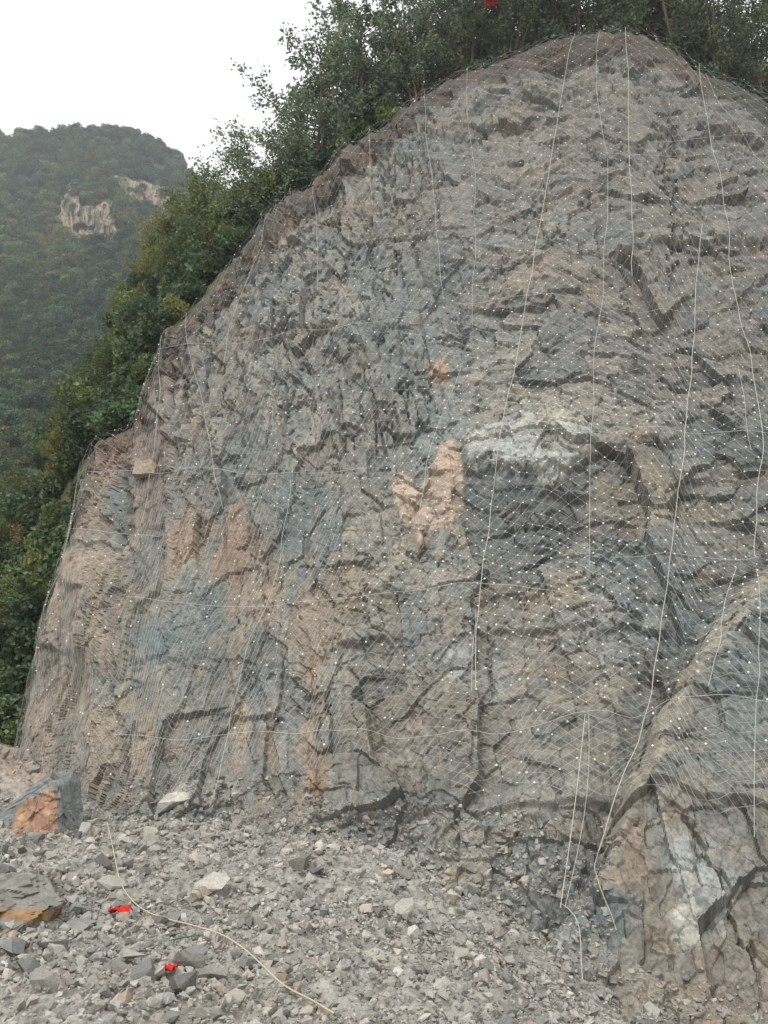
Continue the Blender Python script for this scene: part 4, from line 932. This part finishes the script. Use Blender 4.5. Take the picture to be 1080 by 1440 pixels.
THICKET = ['first dark thicket tree uphill of the red cloth', 'dark thicket tree just behind the red cloth', 'dark tree at the near edge of the crest between red cloth and slanting rope', 'dark tree a little left of the long slanting rope',
           'dark tree set back above the long slanting rope', 'dark tree between the slanting rope and the straight rope', 'dark tree set back left of the straight white rope', 'dark tree directly above the straight white rope',
           'dark tree set back right of the straight white rope', 'dark tree where the crest starts to drop', 'dark tree directly above the kinked rope', 'dark tree just beyond the kinked rope at the crest',
           'dark tree set back near the photo corner', 'dark front tree nearest the photo corner', 'dark tree cut by the edge of the photo']
for k, (px, d) in enumerate([(660, 3), (690, 6), (716, 3), (748, 5), (780, 8), (812, 4), (850, 6), (884, 4.5), (920, 7), (952, 3), (984, 5), (1012, 3), (1046, 5), (1078, 3), (1108, 6), (660, 10), (730, 12), (800, 13), (880, 12), (950, 12), (1020, 11), (1090, 12)]):
    lb = THICKET[k] if k < len(THICKET) else 'dark leafy tree deep in the thicket, behind the front row above the crest'
    tree('dark', k, behind(px, d), random.uniform(1.15, 1.45), random.uniform(0, 6.28), lb, G2, 'thicket_tree')
def flank(s, t):
    i = int(np.argmin(np.abs(fs - s))); j = int(np.argmin(np.abs(ft - t))); return FP[i, j]
G3 = 'bushes on the flank beside the crest'
for kind, var, s, t, sc, lb in [('bush', 0, 360, .35, 1.0, 'round green bush directly below the lowest crest tree'), ('bush', 1, 330, .75, 1.25, 'large dark bush at the outer edge of the flank below the mountain top'), ('bush', 0, 300, .45, 1.0, 'green bush halfway along the flank beside the crest'),
                                ('yellow', 0, 280, .95, .95, 'yellowish green bush bulging out towards the mountain'), ('bush', 1, 262, .55, .9, 'green bush below the yellowish one'), ('yellow', 0, 245, .8, .8, 'low yellow green bush above the orange shrub'),
                                ('orange', 0, 215, .22, .55, 'small orange leaved shrub tight against the cliff edge'), ('bush', 0, 205, .6, .9, 'dark green bush beside the orange shrub'), ('bush', 1, 172, .6, .85, 'green bush above the reddish rock knob'),
                                ('bush', 0, 140, .7, .95, 'green bush beside the reddish rock knob'), ('yellow', 0, 118, .45, .7, 'yellow tinged bush against the blue grey rock edge'), ('bush', 1, 106, .85, .95, 'bushy green shrub at the photo edge level with the blue slab'),
                                ('orange', 0, 88, .45, .75, 'golden brown shrub beside the tan crag'), ('bush', 0, 74, .8, .9, 'olive shrub at the photo edge below the golden one'), ('bush', 1, 50, .35, .7, 'low shrub at the foot of the tan crag'),
                                ('bush', 0, 400, .4, .7, 'green bush under the second crest tree'), ('bush', 1, 440, .5, .7, 'dense bush under the tall airy tree'), ('bush', 1, 480, .4, .6, 'dense low bush under the thin bare stemmed tree'), ('bush', 0, 376, .8, 1.15, 'spreading bush on the skyline next to the lowest crest tree')]:
    p = flank(s, t); tree(kind, var, p - np.array((0, 0, 0.3)), sc, random.uniform(0, 6.28), lb, G3, 'bush', 'bush')
rl = behind(690, 3.0); rl[2] = at(690, 6, rl[1])[2]; rl[0] = at(690, 6, rl[1] - 2)[0]; rl[1] -= 2.0; rl[2] = at(690, 6, rl[1])[2]
rag(0, 0, 0.5, 0.35, 'red cloth caught in the trees above the crest at the photo top', 8, rl)

# forests that read as one mass
proto_col = bpy.data.collections.new('crown_shapes')
for k in range(7):
    n = 900; r = np.random.default_rng(500 + k)
    lob = r.normal(size=(7, 3)); lob /= np.linalg.norm(lob, axis=1, keepdims=True); lob[:, 2] = np.abs(lob[:, 2]) * 0.9; lob *= 0.55
    li = r.integers(0, 7, n); d = r.normal(size=(n, 3)); d /= np.linalg.norm(d, axis=1, keepdims=True)
    ctr = lob[li] + d * (r.uniform(0.35, 1, n) ** 0.4 * (0.45 + 0.12 * (li % 3)))[:, None]; ctr[:, 2] = ctr[:, 2] * 0.9 + 0.55
    tone = [(84, 106, 72), (78, 100, 70), (94, 114, 72), (72, 94, 70), (104, 116, 68), (82, 102, 76), (120, 116, 72)][k]
    c = lin(*tone, 0.88) * (np.where(li % 2 == 0, 0.85, 1.15) * r.uniform(0.6, 1.4, n))[:, None]
    Vv, Q, c2 = leaves(ctr, r.uniform(0.07, 0.15, n), c, aspect=0.7)
    me = make_mesh('crown', Vv, Q, c2); me.materials.append(M_WOOD)
    proto_col.objects.link(bpy.data.objects.new('crown_shape', me))
def instance_group():
    ng = bpy.data.node_groups.new('scatter_crowns', 'GeometryNodeTree')
    ng.interface.new_socket('Geometry', in_out='INPUT', socket_type='NodeSocketGeometry'); ng.interface.new_socket('Geometry', in_out='OUTPUT', socket_type='NodeSocketGeometry')
    gi = ng.nodes.new('NodeGroupInput'); go = ng.nodes.new('NodeGroupOutput'); ip = ng.nodes.new('GeometryNodeInstanceOnPoints'); ci = ng.nodes.new('GeometryNodeCollectionInfo')
    ci.inputs['Collection'].default_value = proto_col; ci.inputs['Separate Children'].default_value = True; ci.inputs['Reset Children'].default_value = True
    def attr(nm, t):
        a = ng.nodes.new('GeometryNodeInputNamedAttribute'); a.data_type = t; a.inputs['Name'].default_value = nm; return [s for s in a.outputs if s.enabled and s.name == 'Attribute'][0]
    L = ng.links.new
    ip.inputs['Pick Instance'].default_value = True
    L(gi.outputs[0], ip.inputs['Points']); L(ci.outputs[0], ip.inputs['Instance']); L(attr('pick', 'INT'), ip.inputs['Instance Index']); L(attr('turn', 'FLOAT_VECTOR'), ip.inputs['Rotation']); L(attr('size', 'FLOAT_VECTOR'), ip.inputs['Scale'])
    L(ip.outputs[0], go.inputs[0]); return ng
NG = instance_group()
def forest(name, P, R, pick, **kw):
    n = len(P); me = bpy.data.meshes.new(name); me.vertices.add(n); me.vertices.foreach_set('co', P.astype(np.float32).ravel())
    a = me.attributes.new('pick', 'INT', 'POINT'); a.data.foreach_set('value', pick.astype(np.int32))
    a = me.attributes.new('turn', 'FLOAT_VECTOR', 'POINT'); a.data.foreach_set('vector', np.stack([RNG.normal(0, .12, n), RNG.normal(0, .12, n), RNG.uniform(0, 6.28, n)], -1).astype(np.float32).ravel())
    a = me.attributes.new('size', 'FLOAT_VECTOR', 'POINT'); a.data.foreach_set('vector', np.stack([R * RNG.uniform(.85, 1.15, n), R * RNG.uniform(.85, 1.15, n), R * RNG.uniform(.85, 1.3, n)], -1).astype(np.float32).ravel())
    me.update(); o = obj(name, me, None, None, kind='stuff', **kw); md = o.modifiers.new('scatter', 'NODES'); md.node_group = NG; return o
# mountain wood
n = 30000; ui = RNG.uniform(0, 189, n); vi = RNG.uniform(0, 229, n); i0 = ui.astype(int); j0 = vi.astype(int)
a = (ui - i0)[:, None]; b = (vi - j0)[:, None]
P = MP[i0, j0] * (1 - a) * (1 - b) + MP[i0 + 1, j0] * a * (1 - b) + MP[i0, j0 + 1] * (1 - a) * b + MP[i0 + 1, j0 + 1] * a * b if False else MP[np.minimum(i0, 188), np.minimum(j0, 228)] + (MP[np.minimum(i0 + 1, 189), j0] - MP[i0, j0]) * a + (MP[i0, np.minimum(j0 + 1, 229)] - MP[i0, j0]) * b
dep = P[:, 1]
mpx = MPX[i0, j0]; mpy = MPY[i0, j0]
hid = sum(poly_mask(mpx, mpy - o_, p_, 3) for p_ in OUT for o_ in (0, 5, 10))
keep = ((hid < 0.3) | (RNG.random(n) < 0.05)) & (RNG.random(n) < np.clip((dep / 300) ** 1.3 * 0.75, 0.05, 0.7))
P = P[keep]; dep = dep[keep]; ui = ui[keep]; vi = vi[keep]
Rr = 2.9 * np.clip(dep / 260, 0.42, 1.0) * RNG.uniform(0.65, 1.4, len(P))
tn = fbm(ui / 14, vi / 18, 981, 3)
pick = np.where(tn > 0.28, RNG.choice([2, 4, 6], len(P)), np.where(tn < -0.2, RNG.choice([1, 3], len(P)), RNG.integers(0, 6, len(P))))
P[:, 2] -= 0.1 * Rr
forest('mountain_forest', P, Rr, pick, label='mass of green trees covering the far mountain', category='forest')
# undergrowth of the flank and of the slope above the crest
n = 900; i0 = RNG.integers(0, 88, n); j0 = RNG.integers(4, 49, n); P1 = FP[i0, j0] + RNG.normal(0, 0.3, (n, 3)) * np.array((1, 1, .3)); R1 = RNG.uniform(0.5, 1.3, n)
forest('undergrowth', P1, R1, RNG.integers(0, 6, n), label='low green scrub on the flank beside the cliff crest', category='scrub')
n = 360; hx = RNG.uniform(640, 1150, n); hd = RNG.uniform(1.8, 20, n); P2 = np.array([behind(x, d) for x, d in zip(hx, hd)]); R2 = RNG.uniform(0.5, 1.2, n) + 0.05 * hd
forest('undergrowth', P2, R2, RNG.choice([1, 3, 5], n), label='dark scrub under the trees above the crest', category='scrub')

# ------------------------------------------------------------------ haze
def haze(density):
    lo = np.array((-330, -70, -6.0)); hi = np.array((240, 560, 420.0))
    v = np.array([(x, y, z) for x in (lo[0], hi[0]) for y in (lo[1], hi[1]) for z in (lo[2], hi[2])], float)
    f = np.array([(0, 1, 3, 2), (4, 6, 7, 5), (0, 4, 5, 1), (2, 3, 7, 6), (0, 2, 6, 4), (1, 5, 7, 3)])
    m = bpy.data.materials.new('haze_air'); m.use_nodes = True; n = m.node_tree.nodes; n.clear()
    pv = n.new('ShaderNodeVolumePrincipled'); pv.inputs['Color'].default_value = (0.86, 0.92, 1.0, 1); pv.inputs['Density'].default_value = density; pv.inputs['Anisotropy'].default_value = 0.2
    ou = n.new('ShaderNodeOutputMaterial'); m.node_tree.links.new(pv.outputs[0], ou.inputs['Volume'])
    obj('haze', make_mesh('haze', v, f), m, None, kind='stuff', label='thin pale haze hanging in the valley air', category='haze')
    scene.cycles.volume_bounces = 0; scene.cycles.volume_step_rate = 1.0
haze(0.00042)
